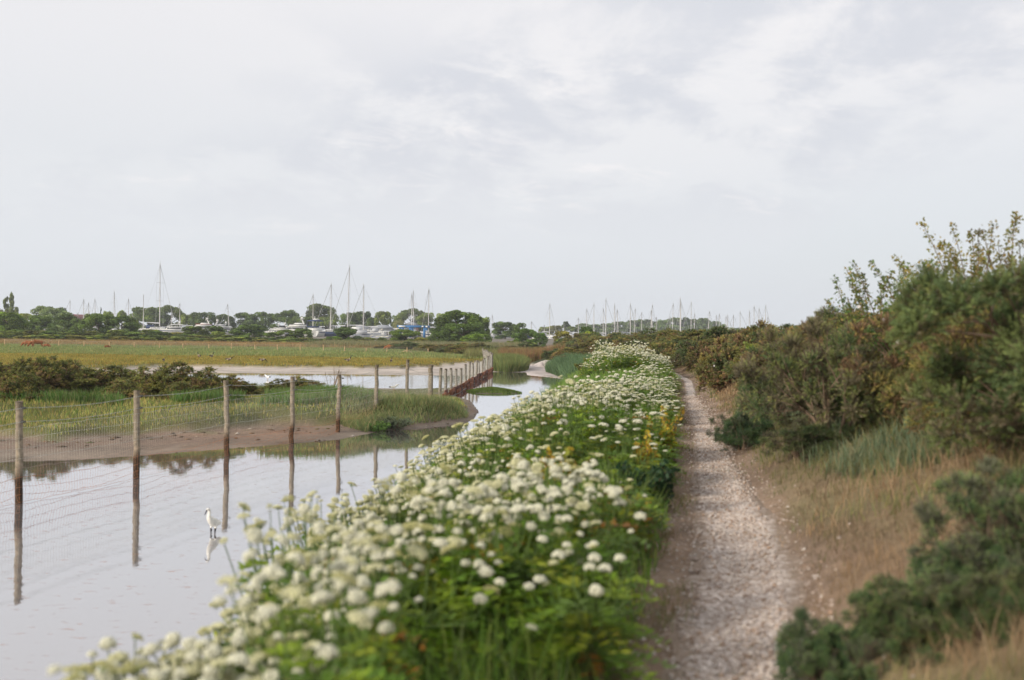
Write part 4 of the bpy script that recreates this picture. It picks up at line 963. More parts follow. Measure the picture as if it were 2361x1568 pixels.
T = [ # background row
 ('poplar', 12.5, 30, 677, 330, 'shorter of the two poplars at the far left', (1.2, 1.15, 1)), ('poplar', 28, 44, 668, 330, 'taller of the two poplars at the far left', (1.2, 1.15, 1)),
 ('willow', 5, 40, 712, 300, 'grey tree at the left edge behind the poplars', (.9, .9, .9)),
 ('willow', 112, 78, 706, 270, 'pale grey green willow left of the bare masts', GY), ('oak', 140, 24, 708, 300, 'small dark tree top peeping out right of the pale willow', DK),
 ('oak', 52, 66, 722, 280, 'yellowish tree between poplars and pale willow', YL), ('oak', 160, 18, 728, 310, 'thin tree under the lone thin mast at the left', LT),
 ('conifer', 233, 15, 708, 300, 'small dark conifer between the two leftward bare masts', DK), ('oak', 250, 26, 717, 320, 'pale small tree right of the little conifer', LT), ('oak', 281, 24, 716, 320, 'pale tree under the mast left of the big round oak', LT), ('oak', 205, 22, 724, 320, 'tree behind the dark red gable roof', LT),
 ('oak', 345, 88, 707, 350, 'big round oak behind the two masted yacht', (.95, 1, .9)), ('oak', 392, 66, 704, 355, 'right half of the broad oak mass behind the yachts', (1, 1, .85)),
 ('oak', 435, 40, 726, 350, 'thin topped tree right of the big oak', LT), ('oak', 468, 62, 719, 345, 'dark oak behind the flybridge motor yacht', DK), ('oak', 515, 50, 725, 350, 'oak in the dip behind the motor yachts', (.9, .95, .9)), ('oak', 560, 72, 721, 345, 'broad oak right of the slanting thin mast', DK),
 ('oak', 612, 52, 720, 345, 'dark oak above the white motor yacht roofs', DK), ('oak', 660, 64, 715, 340, 'ragged topped oak left of the umbrella pine', (.8, .9, .8)), ('pine', 735, 82, 701, 375, 'larger umbrella pine behind the mast of the yard', (1, 1, 1)),
 ('oak', 700, 60, 729, 335, 'oak below the left side of the larger umbrella pine', (.95, 1, .9)), ('oak', 752, 66, 731, 335, 'oak below the right side of the larger umbrella pine', (1.1, 1.1, .9)), ('oak', 808, 46, 720, 345, 'oak behind the tallest mast', (.9, .95, .9)), ('oak', 838, 44, 719, 350, 'thin crowned oak right of the tallest mast', DK), ('oak', 858, 30, 732, 340, 'small oak left of the open crowned tree', DK),
 ('oak', 884, 42, 719, 330, 'open crowned oak behind the grey roofed clubhouse', (1.15, 1.1, .95)), ('willow', 921, 38, 737, 325, 'pale willow between clubhouse and blue hoist', (1.1, 1.1, 1.1)), ('pine', 948, 70, 711, 370, 'smaller umbrella pine behind the blue hoist', (1, 1, 1)),
 ('oak', 915, 30, 728, 380, 'dark oak left of the smaller umbrella pine', DK), ('oak', 985, 48, 722, 345, 'oak behind the right end of the blue hoist', (1.1, 1.1, .9)), ('oak', 1022, 44, 724, 350, 'tree top just left of the biggest bushy oak', LT),
 # nearer row in front of the boats
 ('willow', 20, 78, 720, 185, 'light green drooping willow at the left edge', (.95, 1.1, .5)), ('oak', 95, 60, 727, 195, 'dark leafy tree right of the drooping willow', (.85, .95, .8)), ('oak', 150, 58, 722, 190, 'dark oak under the leftmost masts', DK), ('oak', 182, 36, 735, 186, 'oak in the notch below the red gable', DK),
 ('oak', 226, 76, 722, 180, 'massive dark oak left of the yachts', (.85, .95, .8)), ('oak', 282, 66, 727, 182, 'massive oak whose right side ends at the white boat', (.75, .85, .7)), ('oak', 308, 32, 738, 186, 'smaller oak at the right shoulder of the massive pair', (1.1, 1.1, .8)),
 ('oak', 348, 46, 759, 178, 'round olive bush in front of the two masted yacht', (1.2, 1.15, .8)), ('shrub', 405, 46, 766, 176, 'olive brown bush below the hard topped cruiser', BR), ('oak', 450, 60, 752, 180, 'round green tree covering the flybridge yacht', (1, 1.05, .8)), ('oak', 496, 50, 752, 182, 'dark round tree between two motor yachts', DK), ('shrub', 503, 40, 764, 174, 'pale round bush like a ball below the dark tree', (1.5, 1.5, 1.2)),
 ('oak', 572, 84, 748, 182, 'broad dark tree in front of the slanting mast', (.75, .85, .75)), ('oak', 630, 44, 766, 180, 'low green bush under the white motor yachts', (.95, 1.05, .8)), ('oak', 660, 56, 760, 181, 'green bush left of the blue canopied boat', (1, 1.05, .8)), ('oak', 700, 44, 757, 183, 'dark bush beside the blue canopied boat', DK), ('shrub', 766, 44, 776, 168, 'bright green round bush below the dark hulled yacht', (1.0, 1.25, .7)),
 ('oak', 799, 60, 754, 176, 'very dark round oak in front of the tallest mast', (.55, .66, .55)), ('shrub', 848, 42, 778, 176, 'olive bush below the white racing hull', (1.2, 1.15, .7)), ('shrub', 880, 24, 778, 178, 'small green bush under the grey shed roof', (.9, 1, .8)), ('oak', 935, 78, 759, 172, 'wide bushy oak below the blue hoist', (.9, 1.0, .65)),
 ('oak', 1055, 118, 716, 170, 'biggest bushy oak, standing right of the hoist', (.82, .95, .65)), ('oak', 1068, 96, 745, 160, 'lower dark oak in front of the biggest one', (.7, .85, .6)), ('oak', 1018, 62, 752, 166, 'dark oak at the left foot of the biggest one', (.7, .85, .65)), ('oak', 1112, 46, 732, 175, 'right shoulder of the biggest oak group', (1, 1.05, .8)), ('shrub', 1100, 66, 769, 150, 'light green bushy shrub right of the big oaks', (1.15, 1.35, .7)), ('shrub', 970, 34, 778, 150, 'rusty olive shrub below the wide bushy oak', (1.7, 1.35, .7)),
 # middle right
 ('oak', 1165, 62, 742, 260, 'dark wood edge behind the cluster of white masts', (.7, .8, .75)), ('oak', 1195, 36, 745, 240, 'dark oak right of the cluster of masts', DK), ('oak', 1213, 58, 757, 168, 'dense green tree above the paling fence', (.75, .95, .65)), ('oak', 1244, 36, 768, 160, 'dark small tree left of the lone tall mast', (.6, .8, .6)), ('shrub', 1222, 40, 790, 130, 'low green shrub above the paling fence', (1.1, 1.1, .7)), ('shrub', 1180, 34, 785, 150, 'light green shrub left of the dense tree', (1.3, 1.3, .7)),
 ('shrub', 1297, 42, 763, 170, 'brownish tree right of the lone tall mast', BR), ('oak', 1352, 40, 754, 165, 'dark green tree at the left end of the long hedge', (.7, .9, .65)), ('shrub', 1366, 42, 764, 150, 'yellow green shrub at the left end of the long hedge', (1.4, 1.4, .6)), ('shrub', 1298, 50, 783, 135, 'pale green sallow bush beyond the head of the channel', (1.4, 1.5, .8)), ('shrub', 1330, 44, 784, 130, 'second pale green sallow, joining the long hedge', (1.35, 1.45, .75)),
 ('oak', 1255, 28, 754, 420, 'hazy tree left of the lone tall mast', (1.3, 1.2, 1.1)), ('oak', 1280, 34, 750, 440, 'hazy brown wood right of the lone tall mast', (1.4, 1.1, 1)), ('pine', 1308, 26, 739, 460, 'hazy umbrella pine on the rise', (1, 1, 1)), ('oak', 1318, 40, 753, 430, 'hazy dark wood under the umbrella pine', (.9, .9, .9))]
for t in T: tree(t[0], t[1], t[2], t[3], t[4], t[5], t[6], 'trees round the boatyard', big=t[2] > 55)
# the far wooded rise behind the marina, each tree with its own crown
fh = [(1345, 44, 746), (1375, 40, 748), (1405, 44, 746), (1432, 48, 741), (1460, 46, 739), (1486, 44, 737), (1508, 40, 741), (1530, 40, 738), (1552, 44, 733), (1578, 34, 729), (1600, 40, 735), (1622, 40, 734), (1642, 40, 741), (1662, 36, 748), (1420, 60, 754), (1480, 66, 752), (1545, 66, 750), (1605, 64, 750), (1365, 54, 756), (1700, 50, 756), (1750, 50, 758)]
for i, (dx, w, tp) in enumerate(fh):
    d = 'left end' if dx < 1420 else 'middle' if dx < 1530 else 'highest part' if dx < 1610 else 'right end'
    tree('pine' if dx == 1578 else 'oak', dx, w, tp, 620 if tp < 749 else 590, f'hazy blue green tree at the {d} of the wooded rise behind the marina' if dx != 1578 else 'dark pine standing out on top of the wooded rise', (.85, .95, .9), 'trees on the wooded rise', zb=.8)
# scrub row along the far edge of the pasture
r_ = rs(901)
for i, dx in enumerate(np.arange(-20, 900, 27)):
    Y = 146 + 10 * r_.rand(); top = np.interp(dx, [0, 150, 300, 420, 600, 750, 900], [772, 774, 777, 779, 785, 790, 790]) - 7 * r_.rand() ** 2
    p = P(dx, top, Y)
    lb = ['grey green', 'olive', 'dark', 'brownish'][i % 4] + ' scrub bush behind the pasture ' + ('below the drooping willow' if dx < 60 else 'behind the cows' if dx < 140 else 'under the massive oaks' if dx < 310 else 'below the yachts' if dx < 500 else 'under the broad dark tree' if dx < 640 else 'below the blue canopied boat' if dx < 760 else 'left of the end scrub')
    tree('shrub', dx, 46 + 10 * r_.rand(), top, Y, lb, [(1.25, 1.25, 1.15), (1.4, 1.35, .9), (.85, .95, .8), (1.5, 1.2, .95)][i % 4], 'scrub bushes behind the pasture')
r_ = rs(902)
for i, dx in enumerate(np.arange(-10, 1000, 31)):
    if 840 < dx < 880: continue
    top = np.interp(dx, [0, 150, 300, 420, 600, 750, 1000], [760, 762, 765, 772, 777, 781, 786]) + 3 * r_.randn()
    lb = ['dark', 'olive', 'mid green', 'dull brown'][i % 4] + ' hedge shrub between pasture scrub and trees ' + ('at the far left' if dx < 90 else 'under the oaks' if dx < 320 else 'below the yachts' if dx < 560 else 'near the blue canopied boat' if dx < 800 else 'below the clubhouse')
    tree('shrub', dx, 50 + 14 * r_.rand(), top, 166 + 5 * r_.rand(), lb, [(.7, .85, .7), (1.1, 1.1, .75), (.85, 1, .75), (1.15, 1.0, .8)][i % 4], 'hedge shrubs behind the pasture scrub')
# reedy strip right of the scrub
X, Y = scatter(26000, -30, 2, 124, 140, 905, lambda X, Y, f, r: X > -26)
blades('tall_reeds', X, Y, .9, .07, [(.17, .17, .09), (.22, .18, .1), (.13, .15, .07)], 906, 'pale reeds in front of the bushes right of the pasture fence', bend=False, cat='reeds')
# ------------------------------------------------------------------ boats
GEL = plain('white_gelcoat', (.64, .64, .62), .3, noise=.06, scale=1.5, spec=.5)
GELG = plain('grey_gelcoat', (.50, .52, .54), .35, noise=.06, scale=1.5)
NAVY = plain('navy_gelcoat', (.02, .028, .06), .25, noise=.1, scale=1)
STRIPE = plain('boot_stripe', (.05, .08, .16), .4)
GLASSD = plain('dark_glazing', (.03, .035, .045), .12, spec=.7)
ALU = plain('alloy_mast', (.55, .53, .51), .45, noise=.08, scale=3)
WIRES = plain('stainless_wire', (.36, .36, .36), .5)
CANV = plain('grey_canvas', (.46, .47, .49), .85, noise=.12, scale=2)
NAVYC = plain('navy_canvas', (.02, .04, .11), .8, noise=.15, scale=2)
BLKC = plain('black_canvas', (.03, .032, .036), .8, noise=.15, scale=2)
TEAK = plain('teak_trim', (.30, .17, .08), .6)
RED = plain('red_trim', (.4, .05, .04), .5)
def hull_mesh(L, B, Hs, keel, mat, transom=.75, deck=GEL, sail=True):
    mb = MB(); ns, nr = 15, 8; rings = []
    for i in range(ns):
        t = i / (ns - 1); x = -L / 2 + L * t
        b = B / 2 * (transom + (1 - transom) * math.sin(min(1, t * 2.2) * math.pi / 2)) * (1 - max(0, (t - .45) / .55) ** 2.2) + .02
        sheer = Hs * (1 + .16 * (t - .35) ** 2 * 2); bot = keel * (max(0, (t - .72) / .28) ** 2) * .9 + (.12 if t < .1 else 0)
        rk = .10 * L * max(0, (t - .8) / .2)
        ring = []
        for j in range(nr + 1):
            a = j / nr; yy = b * (math.sin(a * math.pi / 2) ** (.7 if sail else .5)); zz = bot + (sheer - bot) * (1 - math.cos(a * math.pi / 2)) ** (.8 if sail else .6)
            ring.append((x + rk * (zz / Hs - .3), yy, zz))
        rings.append(ring)
    rings = np.array(rings)
    for s in (1, -1):
        V = (rings * [1, s, 1]).reshape(-1, 3); F = []; M = []
        for i in range(ns - 1):
            for j in range(nr):
                q = [i * (nr + 1) + j, (i + 1) * (nr + 1) + j, (i + 1) * (nr + 1) + j + 1, i * (nr + 1) + j + 1]
                F.append(q if s > 0 else q[::-1]); M.append(1 if j == nr - 2 and 0 < i else 0)
        mb.add(V, F, np.array(M))
    top = rings[:, -1]; Vd = np.concatenate([top * [1, 1, 1] - [0, .03, .03], top * [1, -1, 1] + [0, .03, -.03]]); mb.add(Vd, [[i, i + ns, i + ns + 1, i + 1] for i in range(ns - 1)], 2)
    st = rings[0]; V = np.concatenate([st, (st * [1, -1, 1])[::-1]]); mb.add(V, [list(range(len(V)))], 0)
    return mb.mesh('hull', [mat, STRIPE, deck], True)
def sail_proto(hm, key, L=11.0, ketch=False, tarp=False):
    o = empty('sailing_yacht'); B = 3.3; Hs = 1.75
    link('hull', hull_mesh(L, B, Hs, .9, hm), o)
    k = MB(); k.box((-.2, 0, -.25), (1.9, .22, .9)); k.build('keel', [NAVY], o); k = MB(); k.box((-L * .42, 0, .1), (.35, .1, .9)); k.build('rudder', [NAVY], o)
    cb = MB(); cb.box((.2, 0, Hs + .22), (4.6, 1.9, .5), top=(.86, .8)); c_ = cb.build('coachroof', [GEL], o)
    for s in (1, -1): wd = MB(); wd.box((.2, s * .90, Hs + .24), (3.4, .06, .16)); wd.build('window', [GLASSD], c_)
    cp = MB(); cp.box((-2.6, 0, Hs + .62), (1.5, 1.9, .85), top=(.6, .85)); cp.build('spray_hood', [CANV if not tarp else NAVYC], o)
    m = MB(); H_ = 14.0; mx = L * .06
    m.tube([[mx, 0, Hs + .3], [mx, 0, Hs + H_ * .6], [mx - .04, 0, Hs + H_]], [.115, .11, .075], 8)
    for z in (.42, .70): m.tube([[mx, -1.15, Hs + H_ * z], [mx, 0, Hs + H_ * z + .06], [mx, 1.15, Hs + H_ * z]], .035, 5)
    m.tube([[mx, 0, Hs + H_], [mx - .02, 0, Hs + H_ + .7]], .02, 4); m.box((mx + .12, 0, Hs + H_ + .12), (.5, .1, .05))
    m.build('mast', [ALU], o)
    b = MB(); b.tube([[mx - .1, 0, Hs + 1.5], [mx - 4.2, 0, Hs + 1.62]], .14, 8); b.build('boom', [CANV], o)
    rg = MB(); tpz = Hs + H_ * .985; w = .018
    rg.tube([[mx, 0, tpz], [L * .5, 0, Hs + .25]], .05, 4); rg.tube([[mx, 0, tpz], [-L * .48, 0, Hs + .2]], w, 3)
    for s in (1, -1):
        rg.tube([[mx, 0, tpz], [mx, s * 1.15, Hs + H_ * .70], [mx, s * 1.15, Hs + H_ * .42], [mx - .1, s * 1.45, Hs]], w, 3)
        rg.tube([[mx, 0, Hs + H_ * .68], [mx - .3, s * 1.4, Hs]], w, 3)
    rg.build('rigging', [WIRES], o)
    if ketch:
        q = MB(); qx = -L * .40
        q.tube([[qx, 0, Hs], [qx, 0, Hs + 9]], [.09, .06], 8); q.tube([[qx, -.8, Hs + 5], [qx, .8, Hs + 5]], .03, 4); q.build('mizzen_mast', [ALU], o)
    for s in (1, -1):
        rl = MB()
        for x in np.linspace(-L * .46, L * .44, 8):
            yb = B / 2 * (1 - max(0, (x / L + .5 - .45) / .55) ** 2.2) * .96
            rl.tube([[x, s * yb, Hs], [x, s * yb, Hs + .65]], .018, 4)
        rl.tube([[x, s * B / 2 * (1 - max(0, (x / L + .5 - .45) / .55) ** 2.2) * .96, Hs + .65] for x in np.linspace(-L * .46, L * .44, 8)], .014, 3)
        rl.build('guard_rail', [WIRES], o)
    return o
def motor_proto(style, L=13.0):
    o = empty('motor_yacht'); B = 4.0; Hs = 2.0
    link('hull', hull_mesh(L, B, Hs, 1.1, GEL, .9, sail=False), o)
    ca = MB(); ca.box((-.4, 0, Hs + .55), (6.6, 3.1, 1.2), top=(.72, .82)); ca.box((2.9, 0, Hs + .15), (3.2, 2.4, .5), top=(.5, .7)); cab = ca.build('cabin', [GEL], o)
    for s in (1, -1): w = MB(); w.box((-.2, s * 1.45, Hs + .62), (4.6, .12, .5)); w.build('window', [GLASSD], cab)
    w = MB(); w.box((2.55, 0, Hs + .68), (.6, 2.3, .55), top=(.3, .9)); w.build('windscreen', [GLASSD], cab)
    if style == 'hardtop':
        r = MB(); r.tube([[-3.4, 0, Hs + 1.7], [-1.5, 0, Hs + 1.95], [.8, 0, Hs + 1.75], [2.2, 0, Hs + 1.2]], [1.2, 1.55, 1.5, .9], 12, flat=(1, .12)); r.build('hardtop', [GEL], o)
        
        for s in (1, -1): a = MB(); a.tube([[-3.2, s * 1.35, Hs], [-2.6, s * 1.3, Hs + 1.75]], .12, 6); a.build('roof_pillar', [GEL], o); a = MB(); a.tube([[-1.4, s * 1.45, Hs + .9], [-1.2, s * 1.35, Hs + 1.85]], .07, 6); a.build('roof_pillar', [GEL], o)
        zt = Hs + 2.0
    else:
        f = MB(); f.box((-.9, 0, Hs + 1.42), (5.4, 3.0, .55), top=(.9, .95)); f.box((-1.2, 0, Hs + 1.95), (3.2, 2.4, .55), top=(.7, .85)); f.build('flybridge', [GEL], o)
        t = MB(); t.box((-.9, 0, Hs + 1.78), (5.5, 3.06, .10)); t.build('coaming_stripe', [RED if style == 'red' else GLASSD], o)
        a = MB()
        for s in (1, -1): a.tube([[-2.7, s * 1.25, Hs + 1.7], [-2.3, s * 1.1, Hs + 2.85], [-2.1, 0, Hs + 2.95]], .10, 6, flat=(1, 1.8))
        a.build('radar_arch', [GEL], o); zt = Hs + 2.95
        if style == 'canopy': c_ = MB(); c_.box((-1.2, 0, Hs + 2.45), (3.4, 2.4, .7), top=(.8, .8)); c_.build('canopy', [BLKC], o)
    d = MB(); th = np.linspace(0, math.pi, 8); d.tube([[-2.1, 0, zt + .25 + .42 * (1 - math.cos(t))] for t in th], [.02 + .36 * math.sin(t) ** .7 for t in th], 10); d.tube([[-2.1, 0, zt - .1], [-2.1, 0, zt + .3]], .14, 8); d.build('radar_dome', [GEL], o, True)
    
    for s in (1, -1): an = MB(); an.tube([[-2.0, s * .9, zt - .3], [-2.5, s * .9, zt + 2.2]], .022, 4); an.build('aerial', [GEL], o)
    an = MB(); an.tube([[-1.6, 0, zt], [-1.6, 0, zt + 1.2]], .05, 5); an.box((-1.6, 0, zt + .8), (.1, 1.1, .06)); an.build('signal_mast', [GEL], o)
    for s in (1, -1):
        rl = MB(); rl.tube([[x, s * (1.9 - max(0, x - 1) * .28), Hs + .75] for x in np.linspace(-2, 6.1, 7)], .025, 4)
        for x in np.linspace(-2, 6.1, 7): rl.tube([[x, s * (1.9 - max(0, x - 1) * .28), Hs], [x, s * (1.9 - max(0, x - 1) * .28), Hs + .75]], .02, 4)
        rl.build('guard_rail', [WIRES], o)
    return o
used = {}
def place(proto, key, dx, Y, z, yaw, scale, label, cat, group, mast_top=None, lean=0, big_mast=1.0):
    o = proto if key not in used else copy_tree(proto); 
    if key not in used: tree_list(o); used[key] = 1
    p = P(dx, 760, Y); o.location = (p[0], Y, z); o.rotation_euler = (lean * .4, lean, yaw); o.scale = (scale,) * 3
    tag(o, label, cat, group)
    if mast_top is not None:
        zt = P(dx, mast_top, Y)[2]; want = (zt - z) / scale / 15.75
        for ch in kids(o):
            if ch.name.startswith(('mast', 'rigging')): ch.scale = (1, 1, want)
    return o
SY = sail_proto(GEL, 'SY'); SN = sail_proto(NAVY, 'SN', 11.5); SK = sail_proto(GEL, 'SK', 13.0, True, True)
MH, MF, MR, MC = motor_proto('hardtop'), motor_proto('fly'), motor_proto('red'), motor_proto('canopy')
yg = 'boats laid up ashore in the boatyard'; ZY = .45
k = place(SK, 'SK', 363, 290, ZY, R(-28), 1.12, 'two masted white yacht with the tallest mast at the left of the boatyard', 'yacht', yg, 608)
def yacht(dx, top, lb, yaw, sc_=1.0, Y=290, key='SY', z=ZY, g=yg, lean=0): return place({'SY': SY, 'SN': SN}[key], key, dx, Y, z, R(yaw), sc_, lb, 'yacht', g, top, lean)
yacht(419, 700, 'white yacht with a plain mast right of the hard topped cruiser', 200, .9, 298)
yacht(391, 720, 'yacht with a short mast carrying a small radar, behind the hard topped cruiser', 30, .8, 306)
yacht(320, 762, 'white yacht stern showing in the gap at the end of the massive oaks', 75, .75, 285)
yacht(726, 679, 'yacht whose mast rises between blue canopy boat and umbrella pine', 160, .95, 292, lean=.01)
yacht(768, 654, 'dark blue hulled yacht beside the blue canopied boat', 170, 1.05, 286, 'SN')
yacht(806, 614, 'yacht with the tallest mast of the yard, hull behind the very dark oak', 170, 1.15, 300, lean=-.03)
yacht(843, 657, 'long white racing yacht in front of the grey roofed clubhouse', 172, 1.0, 270)
yacht(948, 676, 'yacht slung in the blue hoist, left of its pair of masts', 80, 1.0, 296, lean=-.01); yacht(953.5, 670, 'yacht behind the blue hoist, right of its pair of masts', 95, 1.0, 306, lean=-.03); yacht(990, 665, 'yacht with a radar on its grey mast at the right end of the blue hoist', 120, 1.05, 292, lean=-.03)
yacht(757, 742, 'small yacht with a stubby mast left of the dark hulled yacht', 60, .7, 300)
for dx, tp, lb, ln in [(165, 693, 'yacht at the far left whose thin mast stands alone over the pale willow', 0), (196, 690, 'yacht with the first mast left of the little conifer', 0), (207, 698, 'yacht with the shorter second mast left of the little conifer', 0), (222, 689, 'yacht with the third mast beside the little conifer', .02),
                       (262, 672, 'yacht with the dark tall mast above the massive oaks', 0), (293, 689, 'yacht with the mast over the right shoulder of the massive oaks', 0), (533, 701, 'yacht with the thin slanting mast right of the motor yachts', .06), (188, 722, 'yacht with a low leaning mast beside the red gable', .10), (305, 722, 'yacht with a low leaning mast left of the two masted yacht', -.12), (209, 719, 'low masted yacht between the masts by the conifer', .02)]:
    yacht(dx, tp, lb, 40 + dx, .8, 310 + (dx % 7), lean=ln)
place(MH, 'MH', 400, 284, .6, R(196), .80, 'hard topped white cruiser with a round dome, right of the two masted yacht', 'motor yacht', yg)
place(MR, 'MR', 463, 290, .75, R(200), .85, 'white flybridge motor yacht with a red stripe behind the round green tree', 'motor yacht', yg)
place(MF, 'MF', 515, 292, .5, R(25), .82, 'white motor yacht half hidden right of the dark round tree', 'motor yacht', yg)
place(MF, 'MF', 533, 300, .4, R(12), .74, 'smaller white motor yacht farther back, left of the broad dark tree', 'motor yacht', yg)
place(MC, 'MC', 645, 284, .35, R(192), .72, 'low white motor yacht with a black canopy', 'motor yacht', yg)
place(MF, 'MF', 680, 294, .55, R(187), .98, 'large sleek white motor yacht rising behind the black canopied one', 'motor yacht', yg)
place(MF, 'MF', 632, 300, .5, R(185), .66, 'small motor yacht stern left of the black canopied one', 'motor yacht', yg)
# boat with the blue canopy, stern on
o = empty('motor_cruiser', (P(733, 760, 272)[0], 272, .35), R(82)); tag(o, 'white cruiser seen stern on with a navy canopy on dark posts', 'motor cruiser', yg)
link('hull', hull_mesh(9, 3.6, 2.0, 1.0, GEL, .95, sail=False), o)
mb = MB(); mb.box((-2.2, 0, 2.5), (3.2, 3.0, 1.1), top=(.9, .92)); mb.build('cabin', [GEL], o)
mb = MB(); mb.box((-2.4, 0, 4.75), (3.8, 3.7, .16), top=(.93, .93)); mb.box((-2.4, 0, 4.92), (3.3, 3.2, .18), top=(.6, .6)); mb.build('canopy', [NAVYC], o)
for x in (-4.0, -.8):
    for s in (-1.7, -.55, .55, 1.7): mb = MB(); mb.tube([[x, s, 3.0], [x, s, 4.7]], .07, 6); mb.build('canopy_post', [NAVYC], o)
mb = MB(); mb.box((-4.0, 0, 3.15), (.08, 3.5, .28)); mb.build('weather_cloth', [NAVYC], o)
mb = MB(); mb.box((-4.56, .55, 1.15), (.06, .55, .42)); mb.build('stern_window', [GLASSD], o)
mb = MB(); [mb.tube([[-4.62, s - .5, .3], [-4.58, s - .5, 2.4]], .035, 5) for s in (-.25, .25)]; [mb.tube([[-4.6, -.75, z], [-4.6, -.25, z]], .03, 4) for z in np.arange(.5, 2.3, .3)]; mb.build('ladder', [WIRES], o)
mb = MB(); mb.tube([[-1.4, .4, 5], [-1.4, .4, 6.1]], .12, 6); mb.box((-1.4, 0, 5.2), (.4, 1.6, .3)); mb.build('radar_dome', [GEL], o)
# small grey covered boat and open white hull
o = empty('covered_boat', (P(829, 770, 262)[0], 262, .45), R(5)); tag(o, 'boat under a light grey cover right of the very dark oak', 'boat', yg)
link('hull', hull_mesh(5.2, 2.2, 1.3, .7, GELG, .9, sail=False), o); mb = MB(); mb.box((-.1, 0, 1.75), (4.3, 2.1, 1.0), top=(.92, .8)); mb.build('cover', [CANV], o)
o = empty('motor_launch', (P(818, 755, 304)[0], 304, 1.6), R(180)); tag(o, 'long white launch hull in front of the rear grey hipped roof', 'boat', yg)
link('hull', hull_mesh(9, 2.6, 1.5, .8, GEL, .9, sail=False), o); mb = MB(); mb.box((-.5, 0, 1.8), (3.4, 1.8, .7), top=(.7, .8)); mb.build('cabin', [GEL], o); mb = MB(); mb.box((0, 0, -.6), (6, .3, 1.2)); mb.build('cradle', [WIRES], o)
# ------------------------------------------------------------------ marina beyond the hedge
mg = 'yachts afloat in the marina beyond the hedge'
MAR = [(1130.5, 739, 'thin far mast left of the white mast cluster'), (1133, 726, 'tallest mast of the white cluster beside the wood edge'), (1138, 752, 'leaning mast in the white cluster beside the wood edge'), (1143, 748, 'middle mast of the white cluster beside the wood edge'), (1151, 746, 'right hand mast of the white cluster beside the wood edge'), (1164, 748, 'single mast in front of the dark wood edge'), (1190, 747, 'mast leaning over the dense green tree'), (1221, 741, 'faint far mast right of the dense green tree'),
       (1253, 750, 'short mast just left of the lone tall one'), (1264.5, 700, 'lone tall mast with its dark forestay, left of the brownish tree'), (1297, 746, 'short mast over the brownish tree'), (1330, 733, 'slim mast left of the dark green tree'), (1350, 712, 'mast above the dark green tree at the end of the hedge'),
       (1373, 700, 'first of the pair of tall masts above the left of the hedge'), (1389, 711, 'dark mast close against the tallest left hand one'), (1393, 689, 'tallest mast above the left of the hedge'), (1416, 700, 'mast with a white foot right of the tallest left hand one'), (1428, 713, 'slightly slanting mast near the start of the wooded rise'), (1451, 700, 'tall slim mast in front of the wooded rise'), (1466, 712, 'mast just right of the tall slim one'), (1482, 720, 'short slim mast before the middle of the rise'), (1496, 701, 'slanting tall mast with a dark stay before the rise'), (1509, 715, 'plain mast right of the slanting tall one'), (1517, 731, 'shortest mast before the middle of the rise'), (1548, 730, 'short mast left of the group of tall ones'), (1553, 699, 'first tall mast of the group before the highest trees'), (1564.5, 688, 'tallest mast of the right hand group, with a burgee'), (1571, 697, 'mast just right of the one with the burgee'), (1597, 696, 'tall mast standing right of the dark pine'), (1602, 722, 'short mast hugging the tall one right of the pine'), (1628, 717, 'mast with a slanting stay before the end of the rise'), (1648, 727, 'short mast where the wooded rise ends'), (1660, 723, 'thin mast right of the end of the rise'), (1670, 730, 'short thin mast above the hedge right of the rise'), (1677, 726, 'second thin mast right of the rise'), (1693, 726, 'mast alone between two thin pairs'), (1702, 719, 'taller mast with a stay, above the olive hedge'), (1727, 716, 'left mast of the last cluster against open sky'), (1735, 706, 'tall mast of the last cluster against open sky'), (1746, 711, 'middle mast of the last cluster against open sky'), (1762, 704, 'last tall mast before the hedge hides the marina'), (1767, 731, 'short mast partly hidden by the hedge crest')]
r_ = rs(950)
for i, (dx, tp, lb) in enumerate(MAR):
    Y = 300 + 40 * r_.rand(); ln = .06 if 'slanting' in lb or 'leaning' in lb else .012 * r_.randn()
    yacht(dx, tp, 'yacht with the ' + lb, 360 * r_.rand(), .75 + .15 * r_.rand(), Y, 'SN' if i % 5 == 1 else 'SY', .1, mg, ln)

# ------------------------------------------------------------------ boatyard buildings and hoist
SLATE = plain('grey_slate', (.27, .285, .31), .7, noise=.15, scale=1.2); PALEW = plain('pale_wall', (.62, .58, .50), .8, noise=.08, scale=.8); WFR = plain('white_frame', (.76, .76, .73), .5)
GREYW = plain('grey_weatherboard', (.42, .44, .46), .8, noise=.1, scale=1); BRICK = plain('red_brick', (.28, .12, .08), .9, noise=.2, scale=3); BLUE = plain('hoist_blue', (.03, .15, .36), .5, noise=.1, scale=.6); SHED = plain('shed_roof', (.13, .14, .16), .8, noise=.15); SKYL = plain('skylight', (.62, .56, .36), .4)
mp_ = 1 / 2296.5
def frame_at(dx, dy, Y): return P(dx, dy, Y)
def hip(mb, x, y, z, w, d, h, ridge, m=0, ov=.3):
    a, b = w / 2 + ov, d / 2 + ov; rr = ridge / 2
    V = [[x - a, y - b, z], [x + a, y - b, z], [x + a, y + b, z], [x - a, y + b, z], [x - rr, y, z + h], [x + rr, y, z + h]]
    mb.add(V, [[0, 1, 5, 4], [1, 2, 5], [2, 3, 4, 5], [3, 0, 4], [0, 3, 2, 1]], m)
